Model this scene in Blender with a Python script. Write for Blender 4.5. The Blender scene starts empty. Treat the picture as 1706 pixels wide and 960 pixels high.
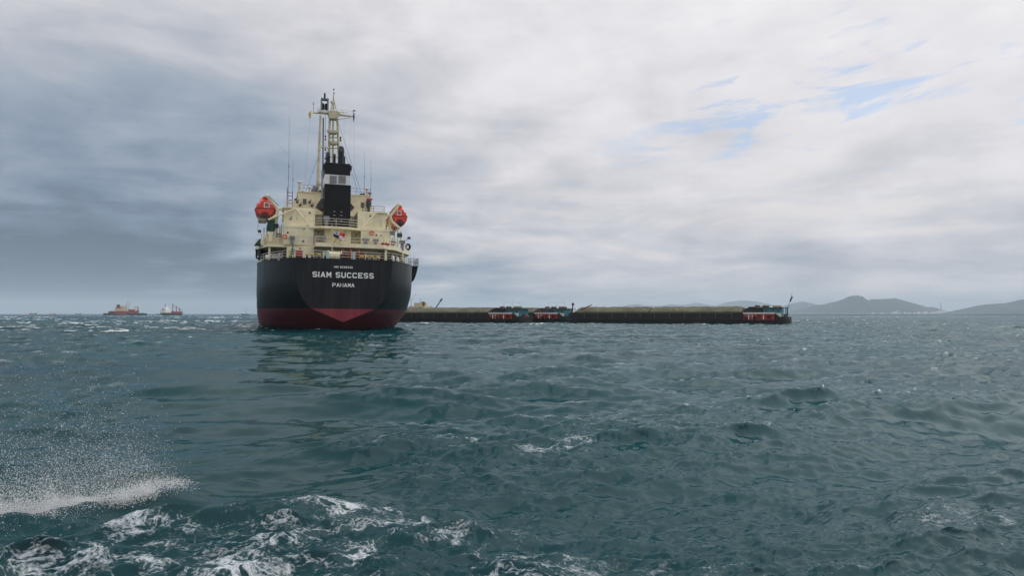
import bpy, bmesh, math, random
import numpy as np
from mathutils import Matrix, Vector
R = math.radians
random.seed(7)
scene = bpy.context.scene
COL = scene.collection

# ------------------------------------------------------------------ camera
FPX, CW, CH, HOR = 1200.0, 1706.0, 960.0, 523.0     # focal length and horizon row of the photograph, in its pixels
CAM_H = 2.45
PITCH = math.atan((HOR - CH / 2) / FPX)
cam_data = bpy.data.cameras.new('camera')
cam_data.sensor_width = 36.0
cam_data.lens = 36.0 * FPX / CW
cam_data.clip_start = 0.1
cam_data.clip_end = 60000
cam = bpy.data.objects.new('camera', cam_data)
COL.objects.link(cam)
cam.location = (0, 0, CAM_H)
cam.rotation_euler = (math.pi / 2 + PITCH, 0, 0)
scene.camera = cam

# ------------------------------------------------------------------ colour management, render
scene.view_settings.view_transform = 'Standard'
scene.view_settings.look = 'None'
scene.view_settings.exposure = 0.0
scene.view_settings.gamma = 1.0
scene.view_settings.use_curve_mapping = False
scene.render.engine = 'CYCLES'
scene.cycles.volume_bounces = 2
scene.cycles.max_bounces = 6
scene.cycles.use_denoising = True

# ------------------------------------------------------------------ world: Nishita sky behind a broken cloud deck
SUN_AZ, SUN_EL = 62.0, 50.0           # to the right, high, behind cloud
world = bpy.data.worlds.new('World')
scene.world = world
world.use_nodes = True
NT = world.node_tree
NT.nodes.clear()


class NB:
    """tiny node builder"""
    def __init__(s, nt):
        s.nt = nt

    def n(s, typ, **kw):
        nd = s.nt.nodes.new(typ)
        for k, v in kw.items():
            setattr(nd, k, v)
        return nd

    def inp(s, nd, key, v):
        if v is None:
            return
        if hasattr(v, 'is_output'):
            s.nt.links.new(v, nd.inputs[key])
        else:
            nd.inputs[key].default_value = v

    def m(s, op, a, b=None, c=None, clamp=False):
        nd = s.n('ShaderNodeMath', operation=op, use_clamp=clamp)
        s.inp(nd, 0, a)
        s.inp(nd, 1, b)
        s.inp(nd, 2, c)
        return nd.outputs[0]

    def ss(s, v, lo, hi, o0=0.0, o1=1.0):
        nd = s.n('ShaderNodeMapRange', interpolation_type='SMOOTHSTEP')
        s.inp(nd, 0, v)
        s.inp(nd, 1, lo)
        s.inp(nd, 2, hi)
        s.inp(nd, 3, o0)
        s.inp(nd, 4, o1)
        return nd.outputs[0]

    def comb(s, x, y, z):
        nd = s.n('ShaderNodeCombineXYZ')
        s.inp(nd, 0, x)
        s.inp(nd, 1, y)
        s.inp(nd, 2, z)
        return nd.outputs[0]

    def sep(s, v):
        nd = s.n('ShaderNodeSeparateXYZ')
        s.inp(nd, 0, v)
        return nd.outputs

    def vm(s, op, a, b=None, out=0):
        nd = s.n('ShaderNodeVectorMath', operation=op)
        s.inp(nd, 0, a)
        s.inp(nd, 1, b)
        return nd.outputs[out]

    def noise(s, v, scale=1.0, detail=4.0, rough=0.5, dist=0.0, lac=2.0, out=0):
        nd = s.n('ShaderNodeTexNoise')
        s.inp(nd, 'Vector', v)
        s.inp(nd, 'Scale', scale)
        s.inp(nd, 'Detail', detail)
        s.inp(nd, 'Roughness', rough)
        s.inp(nd, 'Distortion', dist)
        s.inp(nd, 'Lacunarity', lac)
        return nd.outputs[out]

    def mix(s, f, a, b):
        nd = s.n('ShaderNodeMix', data_type='RGBA')
        s.inp(nd, 0, f)
        s.inp(nd, 6, a if hasattr(a, 'is_output') else (*a, 1)[:4])
        s.inp(nd, 7, b if hasattr(b, 'is_output') else (*b, 1)[:4])
        return nd.outputs[2]


def srgb(r, g, b):
    f = lambda c: c / 12.92 if c <= 0.04045 else ((c + 0.055) / 1.055) ** 2.4
    return (f(r / 255), f(g / 255), f(b / 255))


w = NB(NT)
tc = w.n('ShaderNodeTexCoord').outputs['Generated']
dx, dy, dz = w.sep(tc)
el = w.m('MULTIPLY', w.m('ARCSINE', w.m('MINIMUM', w.m('MAXIMUM', dz, -1.0), 1.0)), 57.2958)
az = w.m('MULTIPLY', w.m('ARCTAN2', dx, dy), 57.2958)
den = w.m('ADD', w.m('MAXIMUM', dz, 0.0), 0.13)
pl = w.comb(w.m('DIVIDE', dx, den), w.m('DIVIDE', dy, den), 0.0)         # cloud deck seen in perspective
n_mid = w.noise(w.vm('ADD', pl, (3.1, 7.7, 0.0)), 1.5, 4, 0.56, 0.5)
n_fine = w.noise(w.vm('ADD', pl, (9.2, 1.3, 0.0)), 4.2, 4, 0.6, 0.4)
# low streaks: stretched along the horizon
st = w.comb(w.m('MULTIPLY', az, 0.075), w.m('MULTIPLY', el, 0.42), 2.0)
n_str = w.noise(st, 1.0, 5, 0.55, 0.6)
st2 = w.comb(w.m('MULTIPLY', az, 0.12), w.m('MULTIPLY', el, 0.25), 5.0)
n_puf = w.noise(st2, 1.0, 7, 0.58, 0.25)
# the slate bank of cloud on the left
azw = w.m('ADD', az, w.m('MULTIPLY', w.m('SUBTRACT', n_mid, 0.5), 26.0))
elw = w.m('ADD', el, w.m('MULTIPLY', w.m('SUBTRACT', n_str, 0.5), 7.0))
b1 = w.ss(azw, 9.0, -30.0)
b1 = w.m('MULTIPLY', b1, w.ss(azw, -150.0, -70.0))
b2 = w.m('MULTIPLY', w.ss(elw, 27.0, 10.0), 1.0)
bank = w.m('MULTIPLY', b1, b2)
# general brightness of the deck
v = w.m('ADD', 0.715, w.m('MULTIPLY', w.m('SUBTRACT', n_mid, 0.5), 0.26))
v = w.m('ADD', v, w.m('MULTIPLY', w.m('SUBTRACT', n_puf, 0.5), 0.52))
lowk = w.ss(el, 16.0, 3.0)
v = w.m('ADD', v, w.m('MULTIPLY', w.m('MULTIPLY', w.m('SUBTRACT', n_str, 0.5), 0.80), lowk))
v = w.m('SUBTRACT', v, w.m('MULTIPLY', w.ss(el, 9.0, 0.0), 0.07))
v = w.m('SUBTRACT', v, w.m('MULTIPLY', bank, 0.50))
v = w.m('SUBTRACT', v, w.m('MULTIPLY', w.m('MULTIPLY', b1, w.ss(el, 9.0, 0.0)), 0.19))
# overcast skies brighten upwards and towards the veiled sun
v = w.m('ADD', v, w.m('MULTIPLY', w.m('MAXIMUM', dz, 0.0), 0.36))
sd = (math.sin(R(SUN_AZ)) * math.cos(R(SUN_EL)), math.cos(R(SUN_AZ)) * math.cos(R(SUN_EL)), math.sin(R(SUN_EL)))
glow = w.m('POWER', w.m('MAXIMUM', w.vm('DOT_PRODUCT', tc, sd, 1), 0.0), 5.0)
v = w.m('ADD', v, w.m('MULTIPLY', glow, 0.42))
v = w.m('MAXIMUM', v, 0.05)
rampn = w.n('ShaderNodeValToRGB')
w.inp(rampn, 0, w.m('MULTIPLY', v, 0.5))
els = rampn.color_ramp.elements
stops = [(0.0, (0.10, 0.14, 0.19)), (0.11, srgb(126, 143, 164)), (0.20, srgb(158, 170, 186)), (0.28, srgb(184, 189, 199)),
         (0.36, srgb(209, 209, 215)), (0.44, srgb(231, 229, 233)), (0.52, (0.90, 0.88, 0.90)), (1.0, (1.75, 1.75, 1.78))]
els[0].position, els[0].color = stops[0][0], (*stops[0][1], 1)
els[1].position, els[1].color = stops[-1][0], (*stops[-1][1], 1)
for p_, c_ in stops[1:-1]:
    e_ = els.new(p_)
    e_.color = (*c_, 1)
warm = w.m('MULTIPLY', w.ss(n_str, 0.5, 0.72), w.m('MULTIPLY', lowk, w.ss(v, 0.5, 0.8)))
cl_col = w.mix(w.m('MULTIPLY', warm, 0.5), rampn.outputs[0], srgb(232, 220, 212))
# gaps where the blue shows
n_gap = w.noise(w.comb(w.m('MULTIPLY', az, 0.085), w.m('MULTIPLY', w.m('SUBTRACT', el, w.m('MULTIPLY', az, 0.09)), 0.42), 8.3), 1.0, 6, 0.6, 0.5)
gap = w.m('ADD', w.m('MULTIPLY', n_fine, 0.25), w.m('MULTIPLY', n_gap, 0.85))
gc = w.m('ADD', w.m('POWER', w.m('DIVIDE', w.m('SUBTRACT', az, 25.0), 11.0), 2.0), w.m('POWER', w.m('DIVIDE', w.m('SUBTRACT', el, 14.2), 2.6), 2.0))
gap = w.m('SUBTRACT', gap, w.m('MULTIPLY', w.m('EXPONENT', w.m('MULTIPLY', gc, -1.0)), 0.11))
gapm = w.ss(gap, 0.487, 0.385)
gapm = w.m('MULTIPLY', gapm, w.m('MULTIPLY', w.ss(el, 9.0, 13.0), w.ss(az, 4.0, 16.0)))
gapm = w.m('MULTIPLY', gapm, w.ss(el, 23.0, 18.0))
sky = w.n('ShaderNodeTexSky', sky_type='NISHITA', sun_disc=False)
sky.sun_elevation = R(SUN_EL)
sky.sun_rotation = R(SUN_AZ)
sky.air_density = 1.0
sky.dust_density = 0.6
sky.ozone_density = 1.5
bg_sky = w.n('ShaderNodeBackground')
w.inp(bg_sky, 'Color', sky.outputs[0])
bg_sky.inputs['Strength'].default_value = 0.13
bg_cl = w.n('ShaderNodeBackground')
w.inp(bg_cl, 'Color', cl_col)
bg_cl.inputs['Strength'].default_value = 1.0
mx = w.n('ShaderNodeMixShader')
w.inp(mx, 0, w.m('SUBTRACT', 1.0, w.m('MULTIPLY', gapm, 0.62)))
NT.links.new(bg_sky.outputs[0], mx.inputs[1])
NT.links.new(bg_cl.outputs[0], mx.inputs[2])
wo = w.n('ShaderNodeOutputWorld')
NT.links.new(mx.outputs[0], wo.inputs['Surface'])

# ------------------------------------------------------------------ sun (veiled)
sl = bpy.data.lights.new('sun', 'SUN')
sl.energy = 1.0
sl.angle = R(70)
sl.color = (1.0, 0.96, 0.90)
so = bpy.data.objects.new('sun', sl)
COL.objects.link(so)
so.rotation_euler = Vector(sd).to_track_quat('Z', 'Y').to_euler()

# ------------------------------------------------------------------ materials
MATS = {}


def mat(name, col, rough=0.5, var=0.12, scale=2.0, streak=0.0, streak_col=(0.16, 0.07, 0.03), metal=0.0, spec=0.5, bump=0.0):
    if name in MATS:
        return MATS[name]
    m = bpy.data.materials.new(name)
    m.use_nodes = True
    b = NB(m.node_tree)
    p = m.node_tree.nodes['Principled BSDF']
    g = b.n('ShaderNodeNewGeometry')
    o = b.n('ShaderNodeTexCoord').outputs['Object']
    nz = b.noise(o, scale, 5, 0.6)
    dark = tuple(c * (1 - 2 * var) for c in col)
    lite = tuple(min(c * (1 + 1.2 * var), 1) for c in col)
    c = b.mix(b.ss(nz, 0.3, 0.7), dark, lite)
    if streak > 0:
        x, y, z = b.sep(o)
        sv = b.comb(b.m('MULTIPLY', x, 3.0), b.m('MULTIPLY', y, 3.0), b.m('MULTIPLY', z, 0.22))
        s1 = b.noise(sv, 1.0, 4, 0.65)
        s2 = b.noise(o, 0.7, 3, 0.5)
        k = b.m('MULTIPLY', b.ss(s1, 0.54, 0.72), b.ss(s2, 0.4, 0.62))
        c = b.mix(b.m('MULTIPLY', k, streak), c, streak_col)
    b.inp(p, 'Base Color', c)
    p.inputs['Roughness'].default_value = rough
    p.inputs['Metallic'].default_value = metal
    p.inputs['Specular IOR Level'].default_value = spec
    if bump > 0:
        bn = b.n('ShaderNodeBump')
        bn.inputs['Strength'].default_value = bump
        bn.inputs['Distance'].default_value = 0.05
        b.inp(bn, 'Height', nz)
        b.inp(p, 'Normal', bn.outputs[0])
    MATS[name] = m
    return m


CREAM = mat('cream_paint', (0.80, 0.725, 0.50), 0.45, 0.06, 0.9, 0.45)
CREAM_MAST = mat('mast_cream_paint', (0.55, 0.50, 0.34), 0.5, 0.12, 2.0, 0.3)
BLACKP = mat('black_paint', (0.0055, 0.0065, 0.008), 0.42, 0.25, 0.6, 0.10, (0.03, 0.03, 0.03), spec=0.22)
SOOT = mat('soot_black', (0.006, 0.006, 0.006), 0.7, 0.2, 3.0)
WHITEP = mat('white_paint', (0.74, 0.74, 0.72), 0.45, 0.06, 2.0, 0.3)
RAILW = mat('rail_paint', (0.70, 0.66, 0.52), 0.45, 0.08, 3.0, 0.3)
GREY = mat('grey_paint', (0.20, 0.20, 0.22), 0.5, 0.12, 3.0)
LOUV = mat('louvre_grey', (0.27, 0.27, 0.28), 0.6, 0.1, 4.0)
DGREY = mat('dark_grey_paint', (0.045, 0.045, 0.05), 0.5, 0.15, 2.0)
ORANGE = mat('lifeboat_orange', (0.72, 0.055, 0.022), 0.4, 0.08, 1.5)
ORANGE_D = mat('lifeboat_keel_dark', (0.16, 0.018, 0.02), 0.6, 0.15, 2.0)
REDP = mat('red_paint', (0.42, 0.022, 0.03), 0.5, 0.15, 2.0, 0.3)
DRED = mat('dark_red_paint', (0.13, 0.012, 0.015), 0.55, 0.2, 2.0)
GREEN = mat('dark_green_paint', (0.006, 0.06, 0.042), 0.5, 0.2, 2.0)
YELLOW = mat('yellow_paint', (0.68, 0.50, 0.06), 0.5, 0.12, 3.0, 0.2)
LBLUE = mat('pale_blue_paint', (0.42, 0.58, 0.60), 0.5, 0.1, 3.0)
PURPLE = mat('purple_grey_paint', (0.12, 0.11, 0.22), 0.5, 0.15, 2.0)
GLASS = mat('dark_window_glass', (0.09, 0.10, 0.11), 0.12, 0.1, 2.0)
RUBBER = mat('black_rubber', (0.008, 0.008, 0.008), 0.75, 0.2, 4.0)
CLOTH = mat('grey_laundry_cloth', (0.42, 0.40, 0.42), 0.9, 0.3, 6.0)
WIRE = mat('steel_wire', (0.05, 0.05, 0.06), 0.5, 0.1, 1.0)
PALEWIRE = mat('pale_wire', (0.32, 0.33, 0.36), 0.5, 0.1, 1.0)
DECK = mat('deck_green_grey', (0.07, 0.09, 0.08), 0.7, 0.2, 1.0)


# ------------------------------------------------------------------ mesh helpers
class MB:
    def __init__(s):
        s.v, s.f = [], []

    def add(s, vs, fs):
        o = len(s.v)
        s.v += [tuple(p) for p in vs]
        s.f += [tuple(i + o for i in f) for f in fs]
        return s

    def box(s, x0, x1, y0, y1, z0, z1):
        vs = [(x, y, z) for z in (z0, z1) for y in (y0, y1) for x in (x0, x1)]
        return s.add(vs, [(0, 2, 3, 1), (4, 5, 7, 6), (0, 1, 5, 4), (2, 6, 7, 3), (0, 4, 6, 2), (1, 3, 7, 5)])

    def tube(s, a, b, r0, r1=None, n=8, cap=True):
        r1 = r0 if r1 is None else r1
        a, b = Vector(a), Vector(b)
        d = (b - a).normalized()
        u = d.cross(Vector((0, 0, 1)) if abs(d.z) < 0.9 else Vector((1, 0, 0))).normalized()
        q = d.cross(u)
        vs = []
        for c, r in ((a, r0), (b, r1)):
            for i in range(n):
                t = 2 * math.pi * i / n
                vs.append(c + u * (math.cos(t) * r) + q * (math.sin(t) * r))
        fs = [(i, (i + 1) % n, n + (i + 1) % n, n + i) for i in range(n)]
        if cap:
            fs += [tuple(range(n))[::-1], tuple(range(n, 2 * n))]
        return s.add(vs, fs)

    def path(s, pts, r, n=6):
        for a, b in zip(pts[:-1], pts[1:]):
            s.tube(a, b, r, r, n)
        return s

    def lathe(s, c, prof, n=14):
        """prof: (radius, z) list around the vertical axis through c"""
        vs, fs = [], []
        for r, z in prof:
            for i in range(n):
                t = 2 * math.pi * i / n
                vs.append((c[0] + r * math.cos(t), c[1] + r * math.sin(t), c[2] + z))
        for k in range(len(prof) - 1):
            for i in range(n):
                j = (i + 1) % n
                fs.append((k * n + i, k * n + j, (k + 1) * n + j, (k + 1) * n + i))
        fs += [tuple(range(n))[::-1], tuple(range((len(prof) - 1) * n, len(prof) * n))]
        return s.add(vs, fs)

    def torus(s, c, axis, R0, r, n=18, k=8):
        a = Vector(axis).normalized()
        u = a.cross(Vector((0, 0, 1)) if abs(a.z) < 0.9 else Vector((1, 0, 0))).normalized()
        q = a.cross(u)
        vs, fs = [], []
        for i in range(n):
            t = 2 * math.pi * i / n
            e = u * math.cos(t) + q * math.sin(t)
            for j in range(k):
                h = 2 * math.pi * j / k
                vs.append(Vector(c) + e * (R0 + r * math.cos(h)) + a * (r * math.sin(h)))
        for i in range(n):
            for j in range(k):
                fs.append((i * k + j, ((i + 1) % n) * k + j, ((i + 1) % n) * k + (j + 1) % k, i * k + (j + 1) % k))
        return s.add(vs, fs)

    def prism(s, poly, y0, y1):
        """polygon in x,z extruded along y"""
        n = len(poly)
        vs = [(x, y0, z) for x, z in poly] + [(x, y1, z) for x, z in poly]
        fs = [tuple(range(n)), tuple(range(2 * n - 1, n - 1, -1))] + [(i, n + i, n + (i + 1) % n, (i + 1) % n) for i in range(n)]
        return s.add(vs, fs)

    def slab(s, poly, z0, z1):
        """polygon in x,y extruded along z"""
        n = len(poly)
        vs = [(x, y, z0) for x, y in poly] + [(x, y, z1) for x, y in poly]
        fs = [tuple(range(n))[::-1], tuple(range(n, 2 * n))] + [(i, (i + 1) % n, n + (i + 1) % n, n + i) for i in range(n)]
        return s.add(vs, fs)

    def build(s, name, m, parent=None, smooth=False, bevel=0.0, angle=40):
        me = bpy.data.meshes.new(name)
        me.from_pydata(s.v, [], s.f)
        bm = bmesh.new()
        bm.from_mesh(me)
        bmesh.ops.recalc_face_normals(bm, faces=bm.faces[:])
        if bevel > 0:
            bmesh.ops.bevel(bm, geom=bm.edges[:], offset=bevel, segments=2, affect='EDGES', profile=0.5)
        if smooth:
            for f in bm.faces:
                f.smooth = True
            for e in bm.edges:
                if len(e.link_faces) == 2 and e.calc_face_angle(0) > R(angle):
                    e.smooth = False
        bm.to_mesh(me)
        bm.free()
        if m is not None:
            me.materials.append(m)
        o = bpy.data.objects.new(name, me)
        COL.objects.link(o)
        if parent is not None:
            o.parent = parent
        return o


def tag(o, label=None, cat=None, group=None, kind=None):
    if label:
        o['label'] = label
    if cat:
        o['category'] = cat
    if group:
        o['group'] = group
    if kind:
        o['kind'] = kind
    return o


def empty(name, loc=(0, 0, 0), rz=0.0):
    o = bpy.data.objects.new(name, None)
    o.empty_display_size = 0.5
    COL.objects.link(o)
    o.location = loc
    o.rotation_euler = (0, 0, rz)
    return o


CF = Vector((0, math.cos(PITCH), math.sin(PITCH)))
CU = Vector((0, -math.sin(PITCH), math.cos(PITCH)))


def ray(px, py):
    return Vector(((px - CW / 2) / FPX, 0, 0)) + CU * ((CH / 2 - py) / FPX) + CF


def at(px, Y, z=0.0):
    """ground point under column px of the photograph at depth Y"""
    return Vector(((px - CW / 2) / FPX * Y, Y, z))


# ------------------------------------------------------------------ lines of the ship's hull
YAW, HEEL = R(18.0), R(0.7)
ZD = 10.02          # poop deck
HB = 11.95
HT = [(1.28, 0.0), (3.0, 4.05), (3.55, 4.8), (4.4, 5.45), (6.0, 6.2), (7.7, 6.45), (10.02, 6.6)]


def ht(z):
    for (za, a), (zb, c) in zip(HT[:-1], HT[1:]):
        if z <= zb:
            return a + (c - a) * max(0, (z - za) / (zb - za))
    return HT[-1][1]


LOA = 104.0


def half(y, z):
    y0 = 0.0 if z >= 1.28 else (1.28 - z) * 2.6
    if y < y0:
        return 0.0
    base = ht(z) if z >= 1.28 else 0.0
    Lr = 17.0 + 15.0 * max(0.0, min(1.0, (6.5 - z) / 7.0)) ** 1.5
    t = min(1.0, (y - y0) / Lr)
    p_ = 1.9 if z > 2 else 1.6
    s_ = 1 - (1 - t) ** p_ * (1 - t * 0.25)
    full = HB - 0.25 * max(0.0, (2.0 - z) / 2.0)
    h = base + (full - base) * s_ ** 0.92
    yb = LOA + (z - 8.0) * 0.45                 # raked stem
    if y > yb - 24:
        h *= max(0.0, 1 - ((y - (yb - 24)) / 24.0) ** 2.2)
    return h



# ------------------------------------------------------------------ the sea: one sheet to the horizon, waves as geometry
WIND = R(-72)            # direction the waves run (towards the right and the camera)


def wave_tile(L, N, lmin, lmax, slope, rot, seed, spread=2.0, pw=4.0, base=0.1):
    """a periodic patch of wind sea: height and horizontal chop, band limited, scaled to an rms slope"""
    rg = np.random.default_rng(seed)
    k1 = np.fft.fftfreq(N, L / N) * 2 * np.pi
    kx, ky = np.meshgrid(k1, k1)
    k = np.hypot(kx, ky)
    k[0, 0] = 1
    th = np.arctan2(ky, kx) - (WIND - rot)
    dirw = np.abs(np.cos(th)) ** spread + base
    kk0, kk1 = 2 * np.pi / lmax, 2 * np.pi / lmin
    band = 1 / (1 + (kk0 / k) ** 8) * 1 / (1 + (k / kk1) ** 8)
    P = dirw * band / k ** pw
    P[0, 0] = 0
    H = (rg.normal(size=(N, N)) + 1j * rg.normal(size=(N, N))) * np.sqrt(P)
    sx = np.real(np.fft.ifft2(1j * kx * H))
    sy = np.real(np.fft.ifft2(1j * ky * H))
    sc = slope / np.sqrt((sx ** 2 + sy ** 2).mean())
    h = np.real(np.fft.ifft2(H)) * sc
    cx = np.real(np.fft.ifft2(-1j * kx / k * H)) * sc
    cy = np.real(np.fft.ifft2(-1j * ky / k * H)) * sc
    jxx = np.real(np.fft.ifft2(kx * kx / k * H)) * sc
    jyy = np.real(np.fft.ifft2(ky * ky / k * H)) * sc
    fold = jxx + jyy
    return dict(L=L, N=N, rot=rot, a=np.stack([h, cx, cy, fold], -1).astype(np.float32))


def sample(t, X, Y):
    c, s_ = math.cos(t['rot']), math.sin(t['rot'])
    u = (X * c + Y * s_) / t['L'] * t['N']
    v_ = (-X * s_ + Y * c) / t['L'] * t['N']
    i, j = np.floor(u), np.floor(v_)
    fu, fv = (u - i)[..., None], (v_ - j)[..., None]
    fu = fu * fu * (3 - 2 * fu) * 0.5 + fu * 0.5
    fv = fv * fv * (3 - 2 * fv) * 0.5 + fv * 0.5
    N = t['N']
    i, j = i.astype(int) % N, j.astype(int) % N
    i1, j1 = (i + 1) % N, (j + 1) % N
    A = t['a']
    r = (A[j, i] * (1 - fu) + A[j, i1] * fu) * (1 - fv) + (A[j1, i] * (1 - fu) + A[j1, i1] * fu) * fv
    cx, cy = r[..., 1] * c - r[..., 2] * s_, r[..., 1] * s_ + r[..., 2] * c
    return r[..., 0], cx, cy, r[..., 3]


def sst(x, a, b):
    t = np.clip((x - a) / (b - a), 0, 1)
    return t * t * (3 - 2 * t)


TA = wave_tile(230.0, 512, 1.8, 11.0, 0.175, 0.0, 11, 7.0, 3.8, 0.015)
TB = wave_tile(37.0, 640, 0.22, 2.2, 0.37, R(23), 12, 5.0, 3.2, 0.02)
TC = wave_tile(6.1, 512, 0.05, 0.40, 0.30, R(-31), 13, 2.0, 3.3, 0.08)

rows = [3.2]
while rows[-1] < 15400:
    d = rows[-1]
    stp = max(0.022, d * d / (CAM_H * 720 * 1.25))
    if d < 180:
        stp = min(stp, 0.5)
    elif d < 1200:
        stp = min(stp, 0.5 * (d / 180) ** 1.25)
    else:
        stp = d * 0.02
    rows.append(d + stp)
rows = np.array(rows)
fine = np.linspace(R(-42), R(42), 860)
coarse = np.linspace(R(42), R(318), 60)[1:-1]
cols = np.concatenate([fine, coarse])
nr, nc = len(rows), len(cols)
D = rows[:, None] * np.ones(nc)[None, :]
X0, Y0 = D * np.sin(cols)[None, :], D * np.cos(cols)[None, :]
stepr = np.gradient(rows)[:, None]
stepc = D * R(0.098)
step = np.maximum(stepr, stepc)
ha, ax, ay, fa = sample(TA, X0, Y0)
# groups of higher and lower waves
grp = 0.85 + 0.3 * np.sin(X0 * 0.037 + 1.3 * np.sin(Y0 * 0.021)) * np.cos(Y0 * 0.029 + 0.6)
wa = grp * (1 - sst(step, 1.5, 9.0))
hb, bx, by, fb = sample(TB, X0, Y0)
hb2, bx2, by2, fb2 = [q / 0.42 if i < 3 else q for i, q in enumerate(sample(TB, X0 * 0.42 + 911.0, Y0 * 0.42 + 77.0))]
hc, cx_, cy_, fc = sample(TC, X0, Y0)
# smooth slick left behind the passing launch
ux, uy = -0.337, 0.9415
al = (X0 + 3.4) * ux + (Y0 - 11.5) * uy
ac = (X0 + 3.4) * uy - (Y0 - 11.5) * ux
wob = 0.5 * np.sin(al * 0.9 + 1.0) + 0.35 * np.sin(al * 2.3) + 0.1 * np.sin(ac * 5.0)
slick = sst(-np.abs(ac + wob + 0.7), -(2.6 + 0.16 * np.maximum(al, 0)), -(0.9 + 0.05 * np.maximum(al, 0))) * sst(al, -4.5, -1.0) * (1 - sst(al, 45, 90))
wb = (1.0 + 0.12 * np.tanh(ha / 0.12)) * (1 - sst(step, 0.3, 1.1)) * (1 - 0.62 * slick)
wb2 = (0.16 + 0.40 * sst(D, 12, 60)) * (1 - sst(step, 0.45, 2.2)) * (1 - 0.35 * slick)
wc = (1.05 + 0.2 * np.tanh(ha / 0.15)) * (1 - sst(step, 0.06, 0.26)) * (1 - 0.85 * slick)
Hh = ha * wa + hb * wb + hb2 * wb2 + hc * wc
Xx = X0 - 0.8 * ax * wa - 0.62 * (bx * wb + bx2 * wb2) - 0.4 * cx_ * wc
Yy = Y0 - 0.8 * ay * wa - 0.62 * (by * wb + by2 * wb2) - 0.4 * cy_ * wc
# churned wake ridge of the launch in the foreground
rid = Y0 - (8.6 - 0.12 * (X0 + 2.3) ** 2 * 0.6)
mound = 0.11 * np.exp(-((X0 + 2.35) / 1.5) ** 2 - (rid / 0.55) ** 2)
churn = np.exp(-((X0 + 2.6) / 3.6) ** 4) * (1 - sst(Y0, 7.9, 9.0 - 0.05 * (X0 + 2.2) ** 2))
Hh = Hh + mound + churn * (0.03 * np.sin(X0 * 5.1 + 2.2 * np.sin(Y0 * 3.3)) * np.sin(Y0 * 4.2 + 1.4 * np.sin(X0 * 2.7)) + 0.3 * hb)
# the little bow wave under the spray on the left
sx0, sy0 = (X0 + 5.15), (Y0 - 9.1)
s_al = sx0 * 0.62 + sy0 * 0.78
s_ac = sx0 * 0.78 - sy0 * 0.62
bw = np.exp(-(s_ac / 0.38) ** 2) * sst(s_al, -5, -2.0) * (1 - sst(s_al, 0.6, 1.9))
Hh = Hh + 0.20 * bw
# attributes: whitecaps where the surface folds, wake foam where it was churned
fa_far = fa * grp
steep = fa_far + 0.12 * fb * wb
q_near, q_far = np.quantile(steep, 0.9965), np.quantile(fa_far, 0.982)
sd_f = fa_far.std()
cap = sst(steep, q_near, q_near + 0.5 * sd_f)
capfar = sst(fa_far, q_far, q_far + 0.5 * sd_f) * sst(D, 60, 120)
leftk = 0.55 + 0.45 * sst(-X0 / np.maximum(Y0, 1), 0.0, 0.3)
white = np.clip(np.maximum(cap * 0.9, capfar * leftk), 0, 1) * sst(D, 40, 70)
# a little wash along the ship's waterline
lx = (X0 + 23.4) * math.cos(YAW) + (Y0 - 100.0) * math.sin(YAW)
ly = -(X0 + 23.4) * math.sin(YAW) + (Y0 - 100.0) * math.cos(YAW)
near = (np.abs(lx) < 14) & (ly > 0) & (ly < 60)
hw = np.zeros_like(lx)
hw[near] = [half(q, 0.2) for q in ly[near]]
gapw = np.abs(lx) - hw
wash = np.where(near, np.exp(-(np.maximum(gapw, 0) / 0.7) ** 2) * sst(hw, 0.2, 1.5), 0.0) * (0.5 + 0.5 * np.sin(ly * 1.3) * np.sin(lx * 2.1 + 1.0))
white = np.maximum(white, 0.42 * wash)
rimy = 8.75 - 0.055 * (X0 + 2.3) ** 2
rim = np.exp(-((Y0 - rimy) / 0.16) ** 2) * np.exp(-((X0 + 2.5) / 2.3) ** 4)
wake = np.clip(0.25 * churn + 0.27 * rim, 0, 1)
wake = np.maximum(wake, 0.22 * np.exp(-((X0 - 0.9) / 0.95) ** 2 - ((Y0 - 13.0 - 0.4 * (X0 - 0.9)) / 0.8) ** 2))
wake = np.maximum(wake, 0.26 * np.exp(-((X0 + 1.0) / 0.8) ** 2 - ((Y0 - 13.3) / 0.7) ** 2))
wake = np.maximum(wake, 0.18 * np.exp(-((X0 - 5.2) / 1.6) ** 2 - ((Y0 - 8.1) / 1.3) ** 2))
wake = np.maximum(wake, 0.30 * np.exp(-((X0 - 1.9) / 1.2) ** 2 - ((Y0 - 6.8) / 0.5) ** 2))
wake = np.maximum(wake, 0.16 * np.exp(-((s_ac + 0.05) / 0.22) ** 2) * sst(s_al, -5, -2.5) * (1 - sst(s_al, 0.4, 1.4)))
verts = np.stack([Xx, Yy, Hh], -1).reshape(-1, 3).astype(np.float32)
idx = np.arange(nr * nc).reshape(nr, nc)
a_ = idx[:-1, :]
b_ = idx[1:, :]
a2, b2_ = np.roll(a_, -1, 1), np.roll(b_, -1, 1)
quads = np.stack([a_, a2, b2_, b_], -1).reshape(-1, 4)

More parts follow.
